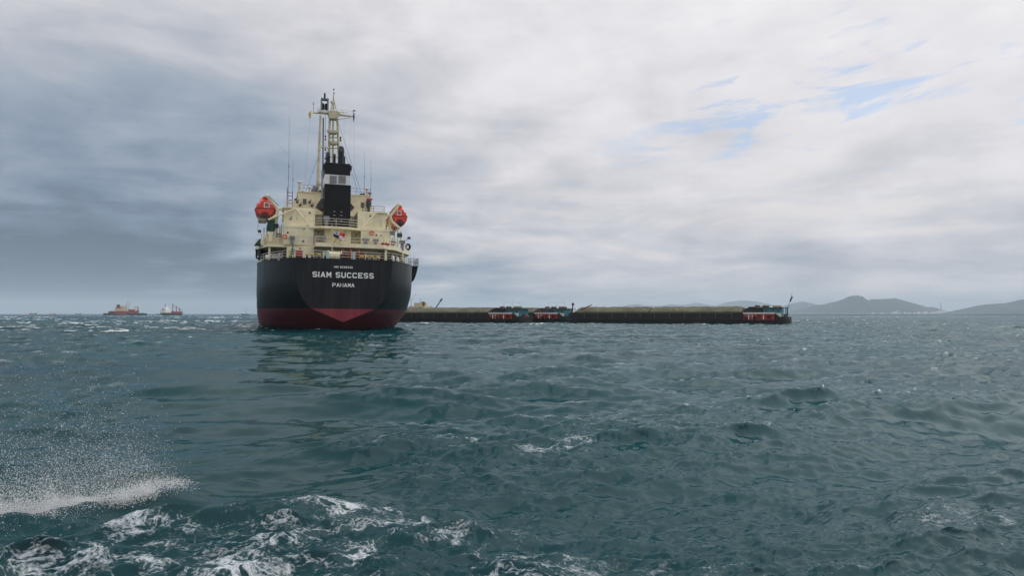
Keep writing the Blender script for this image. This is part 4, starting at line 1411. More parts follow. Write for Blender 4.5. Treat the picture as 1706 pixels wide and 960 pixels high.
# embarkation platform hung outside the starboard quarter
px0, pz = S(678, 444, 17)
px1 = S(693.5, 444, 17)[0]
plat = MB().box(px0, px1, 15.2, 18.8, pz - 0.12, pz).build('embarkation_platform', DGREY, ship)
railing('platform_railing', [(px0, 15.3, pz), (px1, 15.3, pz), (px1, 18.7, pz)], 1.2, 2, 0.8, DGREY, plat, 0.035)
q = [S(a, c, 17) for a, c in ((680.5, 448), (684.5, 446), (694, 444.5), (691.5, 456), (687.5, 467), (684.5, 470.5), (680.5, 471))]
MB().prism(q, 15.6, 18.3).build('platform_bracket', BLACKP, plat)
ptube('ladder_hook', [(682.5, 470, 17), (683.3, 476, 17), (681, 481, 17), (680, 479, 17)], 0.05, DGREY, plat, 6)

# ---- flagstaff with ladder rungs
fst = ptube('flagstaff', [(553.2, 375, 4.2), (553.2, 419, 4.2)], 0.05, RAILW, None, 8)
mb = MB()
for k in range(9):
    q = P3(551.5, 384 + 4 * k, 4.25)
    q2 = P3(555, 384 + 4 * k, 4.25)
    mb.tube(q, (q2[0], q2[1], q[2]), 0.02, 0.02, 5)
mb.build('rung', RAILW, fst)
fl = ptube('ensign_staff', [(565.6, 378, 3.9), (566.2, 408, 3.9)], 0.045, RAILW, None, 8)
# gear below the flag
for px, py, wd, hh in ((560, 398, 0.5, 0.35), (563.5, 402.5, 0.4, 0.3), (567.3, 399, 0.35, 0.5), (557.3, 401, 0.3, 0.3)):
    x, z = S(px, py, 4.1)
    MB().tube((x - wd / 2, 4.1, z), (x + wd / 2, 4.1, z), 0.12, 0.12, 10).tube((x, 4.1, z), (x, 4.1, z - hh), 0.05, 0.05, 6).build('signal_lamp', YELLOW if px < 561 else CREAM, ship, smooth=True)

# ------------------------------------------------------------------ things carried by the ship (each its own object, set in ship coordinates)
def on_ship(o):
    """turn an object laid out in ship coordinates into world coordinates"""
    o.matrix_world = SHIP_M @ Matrix.Translation(o.location)
    return o


def thing(name, x, y, z, label, cat, group=None):
    e = empty(name)
    e.matrix_world = SHIP_M @ Matrix.Translation((x, y, z))
    tag(e, label, cat, group)
    return e


# enclosed lifeboats, lofted fore and aft
def lifeboat(px, py0, py1, wpx, yl, flip, label):
    x, zt = S(px, py0, yl)
    zb = S(px, py1, yl)[1]
    root = thing('lifeboat', x, yl, zb, label, 'lifeboat', 'enclosed lifeboats in the davits')
    W, Ht, L = wpx / 1200 * 112.5, zt - zb, 6.4
    zr = Ht * 0.44
    low = [(0.0, 0.0), (0.16, 0.02), (0.34, 0.10), (0.46, 0.25), (0.50, 0.42), (0.515, 0.44)]
    upp = [(0.515, 0.455), (0.47, 0.47), (0.445, 0.60), (0.40, 0.74), (0.285, 0.79), (0.24, 0.94), (0.16, 1.0), (0.0, 1.0)]
    st_ = [(0.0, 0.80, 0.90), (0.12, 0.95, 0.97), (0.3, 1.0, 1.0), (0.7, 1.0, 1.0), (0.88, 0.72, 0.93), (0.97, 0.35, 0.86), (1.0, 0.06, 0.8)]

    def loft(sec, name, m, parent):
        full = [(a, c) for a, c in sec] + [(-a, c) for a, c in reversed(sec) if a > 0]
        closed = full
        n = len(closed)
        mb = MB()
        for t, kw, kh in st_:
            for a, c in closed:
                zz_ = c if c < 0.46 else 0.46 + (c - 0.46) * (kh if t > 0.3 else 0.55 + 0.45 * t / 0.3)
                if c < 0.44:
                    zz_ = 0.44 - (0.44 - c) * (0.75 + 0.25 * min(1, t * 5) if t < 0.5 else 1 - 0.5 * max(0, t - 0.8) / 0.2)
                mb.v.append((a * W * kw, t * L, zz_ * Ht))
        for k in range(len(st_) - 1):
            for i in range(n):
                j = (i + 1) % n
                mb.f.append((k * n + i, k * n + j, (k + 1) * n + j, (k + 1) * n + i))
        mb.f.append(tuple(range(n)))
        mb.f.append(tuple(range((len(st_) - 1) * n, len(st_) * n))[::-1])
        return mb.build(name, m, parent, smooth=True, angle=35)

    hl = loft(low, 'boat_hull', ORANGE, root)
    cn = loft(upp, 'canopy', ORANGE, root)
    # helmsman's cupola, hatch panel, belt line, rudder recess
    MB().prism([(-0.16 * W, 0.80 * Ht), (-0.14 * W, 0.98 * Ht), (0.14 * W, 0.98 * Ht), (0.16 * W, 0.80 * Ht)], 0.8, 2.2).build('cupola', ORANGE, cn, bevel=0.05)
    hx = 0.06 * W * flip
    MB().box(hx - 0.13 * W, hx + 0.13 * W, -0.03, 0.02, 0.48 * Ht, 0.70 * Ht).build('hatch_frame', WHITEP, cn)
    MB().box(hx - 0.09 * W, hx + 0.09 * W, -0.045, -0.031, 0.51 * Ht, 0.67 * Ht).build('hatch', mat('hatch_red_grey', (0.34, 0.10, 0.09), 0.5, 0.1, 3), cn)
    MB().box(-0.43 * W, 0.43 * W, -0.05, 0.05, 0.435 * Ht, 0.465 * Ht).build('rubbing_band', mat('band_dark_red', (0.20, 0.02, 0.02), 0.6), root)
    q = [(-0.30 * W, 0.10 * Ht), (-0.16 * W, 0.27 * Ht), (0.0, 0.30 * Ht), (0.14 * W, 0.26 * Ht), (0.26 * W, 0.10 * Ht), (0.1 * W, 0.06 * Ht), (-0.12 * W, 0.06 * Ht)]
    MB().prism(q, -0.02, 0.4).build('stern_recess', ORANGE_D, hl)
    MB().lathe((0, -0.12, 0.08 * Ht), [(0.05, 0), (0.22, 0.05), (0.22, 0.35), (0.05, 0.4)], 10).build('propeller_guard', DGREY, hl, smooth=True)
    MB().box(-0.03, 0.03, -0.2, -0.03, 0.1 * Ht, 0.3 * Ht).build('rudder', ORANGE_D, hl)
    for yy in (0.5, 5.4):
        MB().lathe((0, yy, Ht * (0.86 if yy < 1 else 0.9)), [(0.1, 0), (0.16, 0.2), (0.16, 0.45), (0.06, 0.6)], 8).build('lifting_hook', DGREY, root, smooth=True)
    return root


lifeboat(442.6, 325.5, 364.5, 32.5, 9.5, 1, 'orange enclosed lifeboat in the port davit, left of the ship, with pale cradle below')
lifeboat(667.0, 340.5, 375.8, 28.5, 9.5, -1, 'orange enclosed lifeboat in the starboard davit, right side of the ship')
x0, x1, z0, z1 = prect(429.5, 361.5, 446, 368.5, 10.5)
MB().prism([(x0, z0 + 0.15), (x0 + 0.15, z0), (x1 - 0.3, z0), (x1, z1), (x0, z1)], 9.9, 13.5).build('boat_cradle', mat('cradle_grey_cream', (0.42, 0.38, 0.30), 0.6), ship)
x0, x1, z0, z1 = prect(660, 374, 669.5, 380, 10.5)
MB().prism([(x0, z0), (x1 - 0.2, z0), (x1, z1), (x0 + 0.2, z1)], 9.9, 13.5).build('boat_cradle', DGREY, ship)

# flags
fm = bpy.data.materials.new('ensign_cloth')
fm.use_nodes = True
fb_ = NB(fm.node_tree)
fp = fm.node_tree.nodes['Principled BSDF']
uvx, uvy, _ = fb_.sep(fb_.n('ShaderNodeAttribute', attribute_name='flag_uv').outputs['Vector'])
right_ = fb_.m('GREATER_THAN', uvx, 0.5)
up_ = fb_.m('GREATER_THAN', uvy, 0.5)
c1 = fb_.mix(up_, (0.035, 0.035, 0.10), (0.62, 0.60, 0.60))
c2 = fb_.mix(up_, (0.60, 0.58, 0.58), (0.50, 0.020, 0.035))
col = fb_.mix(right_, c1, c2)


def star(cx, cy):
    d = fb_.m('ADD', fb_.m('POWER', fb_.m('MULTIPLY', fb_.m('SUBTRACT', uvx, cx), 1.5), 2.0), fb_.m('POWER', fb_.m('SUBTRACT', uvy, cy), 2.0))
    return fb_.m('LESS_THAN', d, 0.010)


col = fb_.mix(star(0.25, 0.75), col, (0.035, 0.035, 0.10))
col = fb_.mix(star(0.75, 0.25), col, (0.50, 0.020, 0.035))
fb_.inp(fp, 'Base Color', col)
fp.inputs['Roughness'].default_value = 0.85


def cloth(name, corners, y, m, amp, waves, label, cat, nu=22, nv=14):
    """a rippling flag, corners in ship x,z: bottom left, bottom right, top right, top left"""
    (ax_, az_), (bx_, bz_), (cx2, cz2), (dx_, dz_) = corners
    vs, fs, uv = [], [], []
    for side in (0, 1):
        for j in range(nv + 1):
            for i in range(nu + 1):
                u, q = i / nu, j / nv
                x = (ax_ * (1 - u) + bx_ * u) * (1 - q) + (dx_ * (1 - u) + cx2 * u) * q
                z = (az_ * (1 - u) + bz_ * u) * (1 - q) + (dz_ * (1 - u) + cz2 * u) * q
                rip = math.sin(u * waves * 6.28 + q * 1.5)
                vs.append((x, y + amp * rip + (0.006 if side else 0.0), z + 0.10 * amp * math.sin(u * 9 + 1)))
                uv.append((u, q, 0))
    n1_ = (nu + 1) * (nv + 1)
    for side in (0, 1):
        for j in range(nv):
            for i in range(nu):
                a0 = side * n1_ + j * (nu + 1) + i
                f_ = (a0, a0 + 1, a0 + nu + 2, a0 + nu + 1)
                fs.append(f_ if side == 0 else f_[::-1])
    cx_m = sum(v_[0] for v_ in vs) / len(vs)
    cz_m = min(v_[2] for v_ in vs)
    me_ = bpy.data.meshes.new(name)
    me_.from_pydata([(v_[0] - cx_m, v_[1] - y, v_[2] - cz_m) for v_ in vs], [], fs)
    a_t = me_.attributes.new('flag_uv', 'FLOAT_VECTOR', 'POINT')
    a_t.data.foreach_set('vector', [c for q in uv for c in q])
    for p__ in me_.polygons:
        p__.use_smooth = True
    me_.materials.append(m)
    o = bpy.data.objects.new(name, me_)
    COL.objects.link(o)
    o.matrix_world = SHIP_M @ Matrix.Translation((cx_m, y, cz_m))
    return tag(o, label, cat)


c_ = [S(a, q, 3.8) for a, q in ((555.0, 394.0), (573.2, 401.2), (575.0, 389.5), (556.5, 384.8))]
cloth('ensign_flag', c_, 3.8, fm, 0.28, 1.2, 'red, white and blue quartered flag flying at the stern of the cargo ship', 'flag')
c_ = [S(a, q, MY) for a, q in ((516.0, 199.0), (518.2, 193.5), (518.8, 183.8), (513.6, 189.0))]
cloth('signal_flag', c_, MY, YELLOW, 0.12, 0.8, 'small yellow flag hoisted at the left end of the mast crosstree', 'flag', 12, 10)


# deck cargo and gear on the poop
def put(name, px, yl, mb, m, label, cat, group=None, z=None):
    x = S(px, 430, yl)[0]
    root = thing(name, x, yl, ZD if z is None else z, label, cat, group)
    return root


r_ = put('oil_drum', 483.0, 2.2, None, None, 'yellow and green steel drum at the stern rail beside a standing sailor', 'drum')
MB().lathe((0, 0, -0.04), [(0.29, 0), (0.29, 0.02), (0.27, 0.04), (0.27, 0.5)], 16).build('lower_shell', mat('drum_green', (0.16, 0.26, 0.03), 0.5), r_, smooth=True)
MB().lathe((0, 0, 0.46), [(0.272, 0), (0.29, 0.02), (0.272, 0.05), (0.272, 0.62), (0.29, 0.64), (0.27, 0.66)], 16).build('upper_shell', YELLOW, r_, smooth=True)
r_ = put('red_locker', 498.2, 1.6, None, None, 'bright red deck locker with white edge behind the stern rail', 'locker')
MB().box(-0.46, 0.46, 0, 0.7, -0.04, 0.55).build('lower_body', DRED, r_, bevel=0.02)
MB().box(-0.46, 0.46, 0, 0.7, 0.553, 1.12).build('upper_body', REDP, r_, bevel=0.02)
MB().box(0.462, 0.54, 0.0, 0.7, 0.55, 1.12).build('end_strip', WHITEP, r_)
MB().box(-0.5, 0.56, -0.03, 0.73, 1.121, 1.17).build('lid', mat('lid_pink', (0.62, 0.32, 0.30), 0.5), r_)

BOL = [(511.5, 1.4), (520.0, 1.6), (531.0, 1.5), (541.5, 1.7), (602.5, 1.5), (611.0, 1.7), (619.5, 1.4), (630.0, 1.8)]
BLAB = ['yellow topped mooring bollard nearest the red locker on the stern deck', 'second yellow topped mooring bollard right of the red locker',
        'third yellow topped mooring bollard right of the red locker', 'yellow topped mooring bollard just left of the pale blue box near the middle',
        'leftmost yellow topped bollard of the row left of the dark red door', 'second yellow topped bollard in the row left of the dark red door',
        'third yellow topped bollard in the row left of the dark red door', 'yellow topped mooring bollard in front of the dark red door']
for (px, yl), lb in zip(BOL, BLAB):
    r_ = put('mooring_bollard', px, yl, None, None, lb, 'bollard', 'yellow topped bollards on the stern deck')
    MB().box(-0.3, 0.3, -0.2, 0.2, -0.04, 0.08).build('base_plate', DGREY, r_)
    MB().lathe((0, 0, 0.08), [(0.14, 0), (0.14, 0.38), (0.2, 0.46)], 12).build('post', DGREY, r_, smooth=True)
    MB().lathe((0, 0, 0.541), [(0.24, 0), (0.3, 0.05), (0.3, 0.15), (0.2, 0.2)], 12).build('cap', YELLOW, r_, smooth=True)
for px, yl, hh, lb in ((545.8, 1.2, 1.12, 'tall pale blue box at the stern rail left of the mooring winch'), (540.0, 2.4, 1.05, 'pale blue box set behind the bollards left of the mooring winch'),
                       (589.8, 1.2, 1.15, 'pale blue box at the stern rail right of the round fairlead')):
    r_ = put('blue_box', px, yl, None, None, lb, 'box', 'pale blue boxes on the stern deck')
    MB().box(-0.18, 0.18, 0, 0.4, -0.04, hh).build('body', LBLUE, r_, bevel=0.02)
    MB().box(-0.2, 0.2, -0.02, 0.42, hh + 0.001, hh + 0.06).build('lid', WHITEP, r_, bevel=0.01)
r_ = put('mooring_winch', 557.5, 3.6, None, None, 'cream mooring winch with round drum on the stern deck below the flag', 'winch')
MB().tube((-0.8, 0, 0.7), (0.75, 0, 0.7), 0.62, 0.62, 18).build('drum', CREAM, r_, smooth=True)
for xx in (-0.95, 0.85):
    MB().tube((xx, 0, 0.7), (xx + 0.12, 0, 0.7), 0.8, 0.8, 18).build('flange', CREAM, r_, smooth=True)
MB().box(-1.1, 1.1, -0.5, 0.5, -0.04, 0.1).build('bed', GREY, r_)
r_ = put('round_fairlead', 572.3, 0.35, None, None, 'black round chock in the stern rail with a pale opening', 'fairlead')
MB().torus((0, 0, 0.38), (0, 1, 0), 0.36, 0.16, 22, 10).build('ring', RUBBER, r_, smooth=True)
MB().prism([(-0.62, -0.04), (0.62, -0.04), (0.4, 0.2), (-0.4, 0.2)], -0.1, 0.12).build('foot', RUBBER, r_)
r_ = put('red_winch', 582.0, 4.6, None, None, 'dark red mooring winch under the deck overhang right of the fairlead', 'winch')
MB().tube((-0.9, 0, 1.0), (1.3, 0, 1.0), 0.55, 0.55, 18).build('drum', DRED, r_, smooth=True)
for xx in (-1.0, 0.1, 1.3):
    MB().tube((xx, 0, 1.0), (xx + 0.1, 0, 1.0), 0.85, 0.85, 18).build('flange', REDP, r_, smooth=True)
MB().box(-1.2, 1.6, -0.4, 0.4, -0.04, 0.25).build('bed', DRED, r_)
MB().box(1.6, 2.2, -0.4, 0.4, -0.04, 1.5).build('gearbox', DRED, r_, bevel=0.04)
r_ = thing('red_box', *[S(642, 408, 5.0)[0], 5.2, ZA + 0.22], 'red fire equipment box on the deck edge right of the grey vents', 'box')
MB().box(-0.6, 0.6, -0.15, 0.2, 0.0, 0.32).build('body', REDP, r_, bevel=0.03)
MB().tube((0.2, 0, 0.32), (0.2, 0, 0.55), 0.08, 0.06, 8).build('valve', REDP, r_, smooth=True)
MB().tube((-0.3, 0, 0.32), (-0.3, 0, 0.42), 0.1, 0.1, 8).build('cap', REDP, r_, smooth=True)
for px, yl, hh, lb in ((654.5, 5.2, 1.25, 'left of two white upright canisters behind the starboard quarter rail'), (662.5, 7.2, 1.1, 'right of two white upright canisters, beside the yellowish capstan')):
    r_ = thing('white_canister', S(px, 435, yl)[0], yl, ZD, lb, 'canister', 'white canisters at the starboard quarter')
    MB().lathe((0, 0, 0), [(0.2, -0.04), (0.24, 0.02), (0.24, hh * 0.8), (0.15, hh * .95), (0.06, hh)], 14).build('shell', WHITEP, r_, smooth=True)
    MB().box(-0.3, -0.1, -0.35, -0.1, -0.04, hh * 0.6).build('bracket', DGREY, r_)
r_ = thing('capstan', S(669.3, 436, 9.3)[0], 9.3, ZD, 'yellowish capstan at the foot of the starboard pillar', 'capstan')
MB().lathe((0, 0, -0.03), [(0.3, 0), (0.32, 0.1), (0.2, 0.4), (0.24, 0.7), (0.4, 0.8), (0.36, 0.95), (0.1, 1.0)], 14).build('drum', mat('capstan_yellow', (0.46, 0.42, 0.18), 0.5), r_, smooth=True)
MB().box(-0.45, 0.45, -0.45, 0.45, -0.04, 0.02).build('base', DGREY, r_)
# pipes stacked white by the port pillar
r_ = thing('pipe_rack', S(455, 428, 6.0)[0], 6.0, ZD, 'white slanting pipes stowed behind the port pillar under the deck', 'pipes')
for k in range(4):
    MB().tube((-0.5 + 0.3 * k, 0, 0.35), (-0.15 + 0.3 * k, 0.1, 0.95), 0.05, 0.05, 8).build('pipe', WHITEP, r_, smooth=True)
MB().tube((-0.75, 0.05, 0.32), (0.85, 0.05, 0.32), 0.05, 0.05, 8).build('rack_bar', WHITEP, r_, smooth=True)
MB().lathe((-0.85, 0, 0.1), [(0.15, 0), (0.25, 0.2), (0.22, 0.5), (0.1, 0.6)], 10).build('lamp', WHITEP, r_, smooth=True)
for xx in (-0.6, 0.7):
    MB().tube((xx, 0.05, -0.03), (xx, 0.05, 0.32), 0.04, 0.04, 8).build('rack_leg', WHITEP, r_)
# laundry over the rail
c_ = [S(a, q, 1.2) for a, q in ((462.0, 434.5), (469.6, 434.0), (469.2, 421.0), (462.6, 421.5))]
yl_r = 3.0
c_ = [S(a, q, yl_r) for a, q in ((462.0, 434.0), (469.6, 433.5), (469.2, 420.6), (462.6, 421.1))]
cloth('hanging_cloth', c_, yl_r, CLOTH, 0.06, 1.6, 'grey and white cloth hung over the port stern rail', 'cloth', 14, 14)


# ------------------------------------------------------------------ the sailors at the rail
def person(x, y, rz, label, shirt, trousers, hair_c, lean=0.0, arm=0.35):
    root = thing('person', x, y, ZD - 0.05, label, 'person')
    root.matrix_world = SHIP_M @ Matrix.Translation((x, y, ZD - 0.05)) @ Matrix.Rotation(rz, 4, 'Z')
    V, E, Rr = [], [], []

    def vtx(p_, r, link=None):
        V.append(p_)
        Rr.append(r if isinstance(r, tuple) else (r, r))
        if link is not None:
            E.append((link, len(V) - 1))
        return len(V) - 1
    pel = vtx((0, 0, 0.94), (0.155, 0.115))
    wst = vtx((0, lean * 0.1, 1.10), (0.14, 0.10), pel)
    chs = vtx((0, lean * 0.25, 1.30), (0.165, 0.115), wst)
    shl = vtx((0, lean * 0.35, 1.43), (0.12, 0.085), chs)
    nk = vtx((0, lean * 0.4 - 0.01, 1.52), 0.055, shl)
    hd0 = vtx((0, lean * 0.42 - 0.02, 1.60), (0.075, 0.088), nk)
    hd1 = vtx((0, lean * 0.42 - 0.02, 1.68), (0.078, 0.098), hd0)
    vtx((0, lean * 0.42 - 0.01, 1.745), (0.05, 0.06), hd1)
    vtx((0, lean * 0.42 - 0.125, 1.645), 0.014, hd1)             # nose
    for s_ in (-1, 1):
        vtx((s_ * 0.088, lean * 0.42, 1.645), (0.012, 0.022), hd1)          # ear
        sh = vtx((s_ * 0.175, lean * 0.35, 1.42), 0.062, shl)
        eb = vtx((s_ * 0.235, lean * 0.3 - 0.04, 1.14), 0.046, sh)
        wr = vtx((s_ * 0.20, -arm, 1.06), 0.030, eb)
        pm = vtx((s_ * 0.195, -arm - 0.07, 1.055), (0.04, 0.022), wr)
        for k, (dx__, ln_) in enumerate(((-0.032, 0.075), (-0.012, 0.088), (0.010, 0.083), (0.030, 0.065))):
            f0 = vtx((s_ * 0.195 + dx__, -arm - 0.11 - ln_ * 0.3, 1.05), 0.010, pm)
            vtx((s_ * 0.195 + dx__, -arm - 0.11 - ln_ * 0.75, 1.02), 0.008, f0)
        th_ = vtx((s_ * 0.195 - s_ * 0.05, -arm - 0.06, 1.05), 0.011, pm)
        vtx((s_ * 0.195 - s_ * 0.065, -arm - 0.10, 1.04), 0.009, th_)
        hp_ = vtx((s_ * 0.095, 0.0, 0.88), 0.088, pel)
        kn = vtx((s_ * 0.105, -0.015, 0.50), 0.060, hp_)
        ak = vtx((s_ * 0.11, 0.02, 0.10), 0.042, kn)
        ht_ = vtx((s_ * 0.112, -0.04, 0.045), (0.045, 0.04), ak)
        vtx((s_ * 0.12, -0.16, 0.035), (0.042, 0.03), ht_)
    me_ = bpy.data.meshes.new('body')
    me_.from_pydata(V, E, [])
    bo = bpy.data.objects.new('body', me_)
    COL.objects.link(bo)
    bo.parent = root
    sk = bo.modifiers.new('Skin', 'SKIN')
    sk.use_smooth_shade = True
    if not me_.skin_vertices:
        return root
    for i, d_ in enumerate(me_.skin_vertices[0].data):
        d_.radius = Rr[i]
        d_.use_root = (i == 0)
    ss_ = bo.modifiers.new('Subdivision', 'SUBSURF')
    ss_.levels = ss_.render_levels = 1
    bm_ = bpy.data.materials.new('sailor_clothes')
    bm_.use_nodes = True
    q = NB(bm_.node_tree)
    pr = bm_.node_tree.nodes['Principled BSDF']
    ox, oy, oz = q.sep(q.n('ShaderNodeTexCoord').outputs['Object'])
    skin = (0.30, 0.16, 0.10)
    c0 = q.mix(q.m('GREATER_THAN', oz, 0.97), trousers, shirt)
    c0 = q.mix(q.m('GREATER_THAN', oz, 1.50), c0, skin)
    c0 = q.mix(q.m('LESS_THAN', oz, 0.08), c0, (0.01, 0.01, 0.01))
    c0 = q.mix(q.m('LESS_THAN', oy, -arm + 0.03), c0, skin)
    q.inp(pr, 'Base Color', c0)
    pr.inputs['Roughness'].default_value = 0.8
    me_.materials.append(bm_)
    hy = lean * 0.42 - 0.015
    MB().lathe((0, hy + 0.01, 1.66), [(0.09, 0), (0.105, 0.05), (0.09, 0.11), (0.05, 0.145), (0.0, 0.15)], 14).build('hair', mat('hair_%s' % hair_c, (0.008, 0.007, 0.006), 0.7), root, smooth=True)
    return root


person(S(487.3, 425, 1.9)[0], 1.9, R(12), 'sailor in a teal shirt and dark trousers standing at the stern rail', (0.02, 0.16, 0.14), (0.05, 0.06, 0.11), 'black', 0.0, 0.30)
person(S(500.3, 425, 4.2)[0], 4.2, R(-20), 'sailor in a pale shirt standing behind the red deck locker', (0.55, 0.52, 0.42), (0.06, 0.05, 0.05), 'dark', -0.3, 0.26)

# ------------------------------------------------------------------ cargo barges lying beyond the ship
BHULL = mat('barge_tar_black', (0.009, 0.0085, 0.008), 0.65, 0.3, 0.5, 0.35, (0.045, 0.04, 0.035))
TARP = mat('olive_tarpaulin', (0.088, 0.090, 0.048), 0.8, 0.22, 0.35, 0.0, bump=0.3)
TARP2 = mat('grey_tarpaulin', (0.10, 0.096, 0.066), 0.8, 0.22, 0.35, 0.0, bump=0.3)
DTARP = mat('dark_green_tarpaulin', (0.022, 0.032, 0.028), 0.7, 0.25, 0.6)
BRED = mat('barge_red', (0.36, 0.020, 0.018), 0.5, 0.2, 0.8, 0.3)
BWHITE = mat('barge_white', (0.72, 0.70, 0.66), 0.5, 0.08, 1.0, 0.2)
TURQ = mat('turquoise_paint', (0.035, 0.22, 0.26), 0.5, 0.15, 1.0, 0.2)
WOOD = mat('weathered_wood', (0.13, 0.10, 0.055), 0.8, 0.25, 1.2)
ROOFG = mat('cabin_roof', (0.16, 0.15, 0.13), 0.8, 0.2, 1.0)


def barge(right_pt, ang, L, label, hatches, tarp, tyres, W=9.6, mast=False, second=False, tank='beige'):
    """local x along the barge (stern with its cabin at +x end = 0), y away from the camera, z up"""
    root = empty('cargo_barge', right_pt, ang)
    tag(root, label, 'barge', 'cargo barges beyond the ship')
    HT_ = 2.7
    # hull: plan outline with a rounded stern and a blunt raked bow, slight sheer
    plan = []
    nst = 10
    for i in range(nst + 1):
        t = math.pi * i / nst - math.pi / 2
        plan.append((-2.2 + 2.2 * math.cos(t), W / 2 + W / 2 * math.sin(t)))
    plan += [(-3.4, W), (-L + 3.0, W), (-L, W * 0.72), (-L, W * 0.28), (-L + 3.0, 0), (-3.4, 0)]
    # denser along the sides for the sheer line
    levels = [(-0.9, 0.93), (0.2, 0.985), (1.05, 1.0), (1.06, 1.012), (1.30, 1.012), (1.31, 1.0), (HT_, 1.0)]
    mb = MB()
    n = len(plan)
    for z, k in levels:
        for x, y in plan:
            low_stern = 0.0
            zz_ = z
            if z > 1.32 and x > -3.2:
                zz_ = 1.75
            mb.v.append((x * (k if x > -3 else 1.0) if x > -3 else x, W / 2 + (y - W / 2) * k, zz_))
    for j in range(len(levels) - 1):
        for i in range(n):
            i2 = (i + 1) % n
            mb.f.append((j * n + i, j * n + i2, (j + 1) * n + i2, (j + 1) * n + i))
    tb = (len(levels) - 1) * n
    mb.f.append(tuple(tb + i for i in range(nst + 1)))
    mb.f.append(tuple(tb + i for i in range(nst + 1, n)))
    mb.f.append((tb + nst, tb + nst + 1, tb + n - 1, tb))
    hull_ = mb.build('barge_hull', BHULL, root, smooth=True, angle=35)
    MB().box(-L + 3.2, -12.0, -0.05, 0.02, HT_ - 0.22, HT_ - 0.04).build('gunwale', mat('gunwale_olive', (0.07, 0.07, 0.05), 0.7), hull_)
    # side posts
    x = -12.6
    while x > -L + 4:
        MB().box(x - 0.05, x + 0.05, -0.09, 0.0, 1.32, HT_ - 0.23).build('side_post', mat('post_grey', (0.10, 0.10, 0.095), 0.7), hull_)
        x -= 3.55
    # arched hatch covers under tarpaulins
    for k, (xa, xb) in enumerate(hatches):
        nseg = 18
        cs = [(0.12, HT_ - 0.02), (0.16, HT_ + 0.25), (1.4, HT_ + 0.95), (3.2, HT_ + 1.36), (W / 2, HT_ + 1.48), (W - 3.2, HT_ + 1.36), (W - 1.6, HT_ + 0.95), (W - 0.6, HT_ + 0.25), (W - 0.55, HT_)]
        mb = MB()
        m_ = len(cs)
        for i in range(nseg + 1):
            t = i / nseg
            xx = xa + (xb - xa) * (0.0 if i == 0 else 1.0 if i == nseg else 0.02 + 0.96 * (i - 1) / (nseg - 2))
            sag = 0.06 * math.sin(i * 2.4 + k) + 0.04 * math.sin(i * 5.1)
            ek = 1.0 if 0 < i < nseg else 0.8
            for y, z in cs:
                up = (z - HT_)
                mb.v.append((xx, y, HT_ + up * (1.0 if ek >= 1 else max(ek, 0.35)) + (sag if up > 0.3 else 0)))
        for i in range(nseg):
            for j in range(m_ - 1):
                mb.f.append((i * m_ + j, i * m_ + j + 1, (i + 1) * m_ + j + 1, (i + 1) * m_ + j))
        mb.f.append(tuple(range(m_)))
        mb.f.append(tuple(range(nseg * m_, (nseg + 1) * m_))[::-1])
        cov = mb.build('hatch_cover', tarp, root, smooth=True, angle=50)
        for q in (0.30, 0.62, 0.93):
            xx = xa + (xb - xa) * q
            MB().box(xx - 0.25, xx + 0.2, 1.02, 1.06, HT_ + 0.60, HT_ + 0.86).build('tarp_patch', BWHITE, cov)
        mb = MB()
        for i in range(1, 9):
            xx = xa + (xb - xa) * i / 9
            mb.path([(xx, y - 0.02 if y < W / 2 else y, z + 0.05) for y, z in cs[1:6]], 0.03, 5)
        mb.build('tarp_lashing', mat('rope_grey', (0.22, 0.21, 0.17), 0.9), cov)
    # after end: red bulwark with a white stripe
    pl_ = [(-9.9, 0), (-3.3, 0)]
    mb = MB()
    for (x0, y0), (x1, y1) in zip(pl_[:-1], pl_[1:]):
        mb.add([(x0, y0 - 0.10, 1.05), (x1, y1 - 0.10, 1.05), (x1, y1 - 0.10, 2.42), (x0, y0 - 0.10, 2.42), (x0, y0 + 0.1, 1.05), (x1, y1 + 0.1, 1.05), (x1, y1 + 0.1, 2.42), (x0, y0 + 0.1, 2.42)],
               [(0, 1, 2, 3), (4, 7, 6, 5), (0, 3, 7, 4), (1, 5, 6, 2), (3, 2, 6, 7), (0, 4, 5, 1)])
    bul = mb.build('red_bulwark', BRED, root)
    MB().box(-10.0, -3.2, -0.18, 0.12, 2.43, 2.74).build('white_stripe', BWHITE, bul)
    for xx in (-8.8, -8.0, -5.6):
        MB().box(xx - 0.09, xx + 0.09, -0.2, -0.11, 1.15, 2.2).build('white_strake', BWHITE, bul)
    for k, (xx, zz_) in enumerate(((-7.6, 1.5), (-4.4, 1.75), (-9.3, 1.4))):      # old tyres and a hose hung over the red side
        MB().torus((xx, -0.26, zz_), (0, 1, 0), 0.30, 0.12, 14, 7).build('hanging_tyre', RUBBER, bul, smooth=True)
    MB().box(-7.0, -6.2, -0.16, -0.105, 1.2, 2.4).build('rust_patch', mat('rust_brown', (0.10, 0.03, 0.02), 0.8), bul)
    MB().path([(-9.5, -0.14, 2.4), (-9.2, -0.2, 1.7), (-8.6, -0.2, 1.6), (-8.2, -0.14, 2.4)], 0.05, 6).build('mooring_rope', mat('rope_pale', (0.35, 0.33, 0.26), 0.9), bul, smooth=True)
    # cargo under a dark tarpaulin on the after deck
    MB().prism([(-10.0, 2.7), (-6.1, 2.7), (-6.0, 3.65), (-6.5, 3.85), (-8.8, 3.95), (-9.7, 3.6)], 1.0, 7.5).build('covered_awning', DTARP if not second else mat('mauve_tarpaulin', (0.10, 0.075, 0.09), 0.8), root, bevel=0.06)
    MB().box(-9.0, -6.0, 0.7, 7.8, 3.97, 4.05).build('awning_roof', mat('awning_red', (0.20, 0.03, 0.035), 0.7) if not second else ROOFG, root)
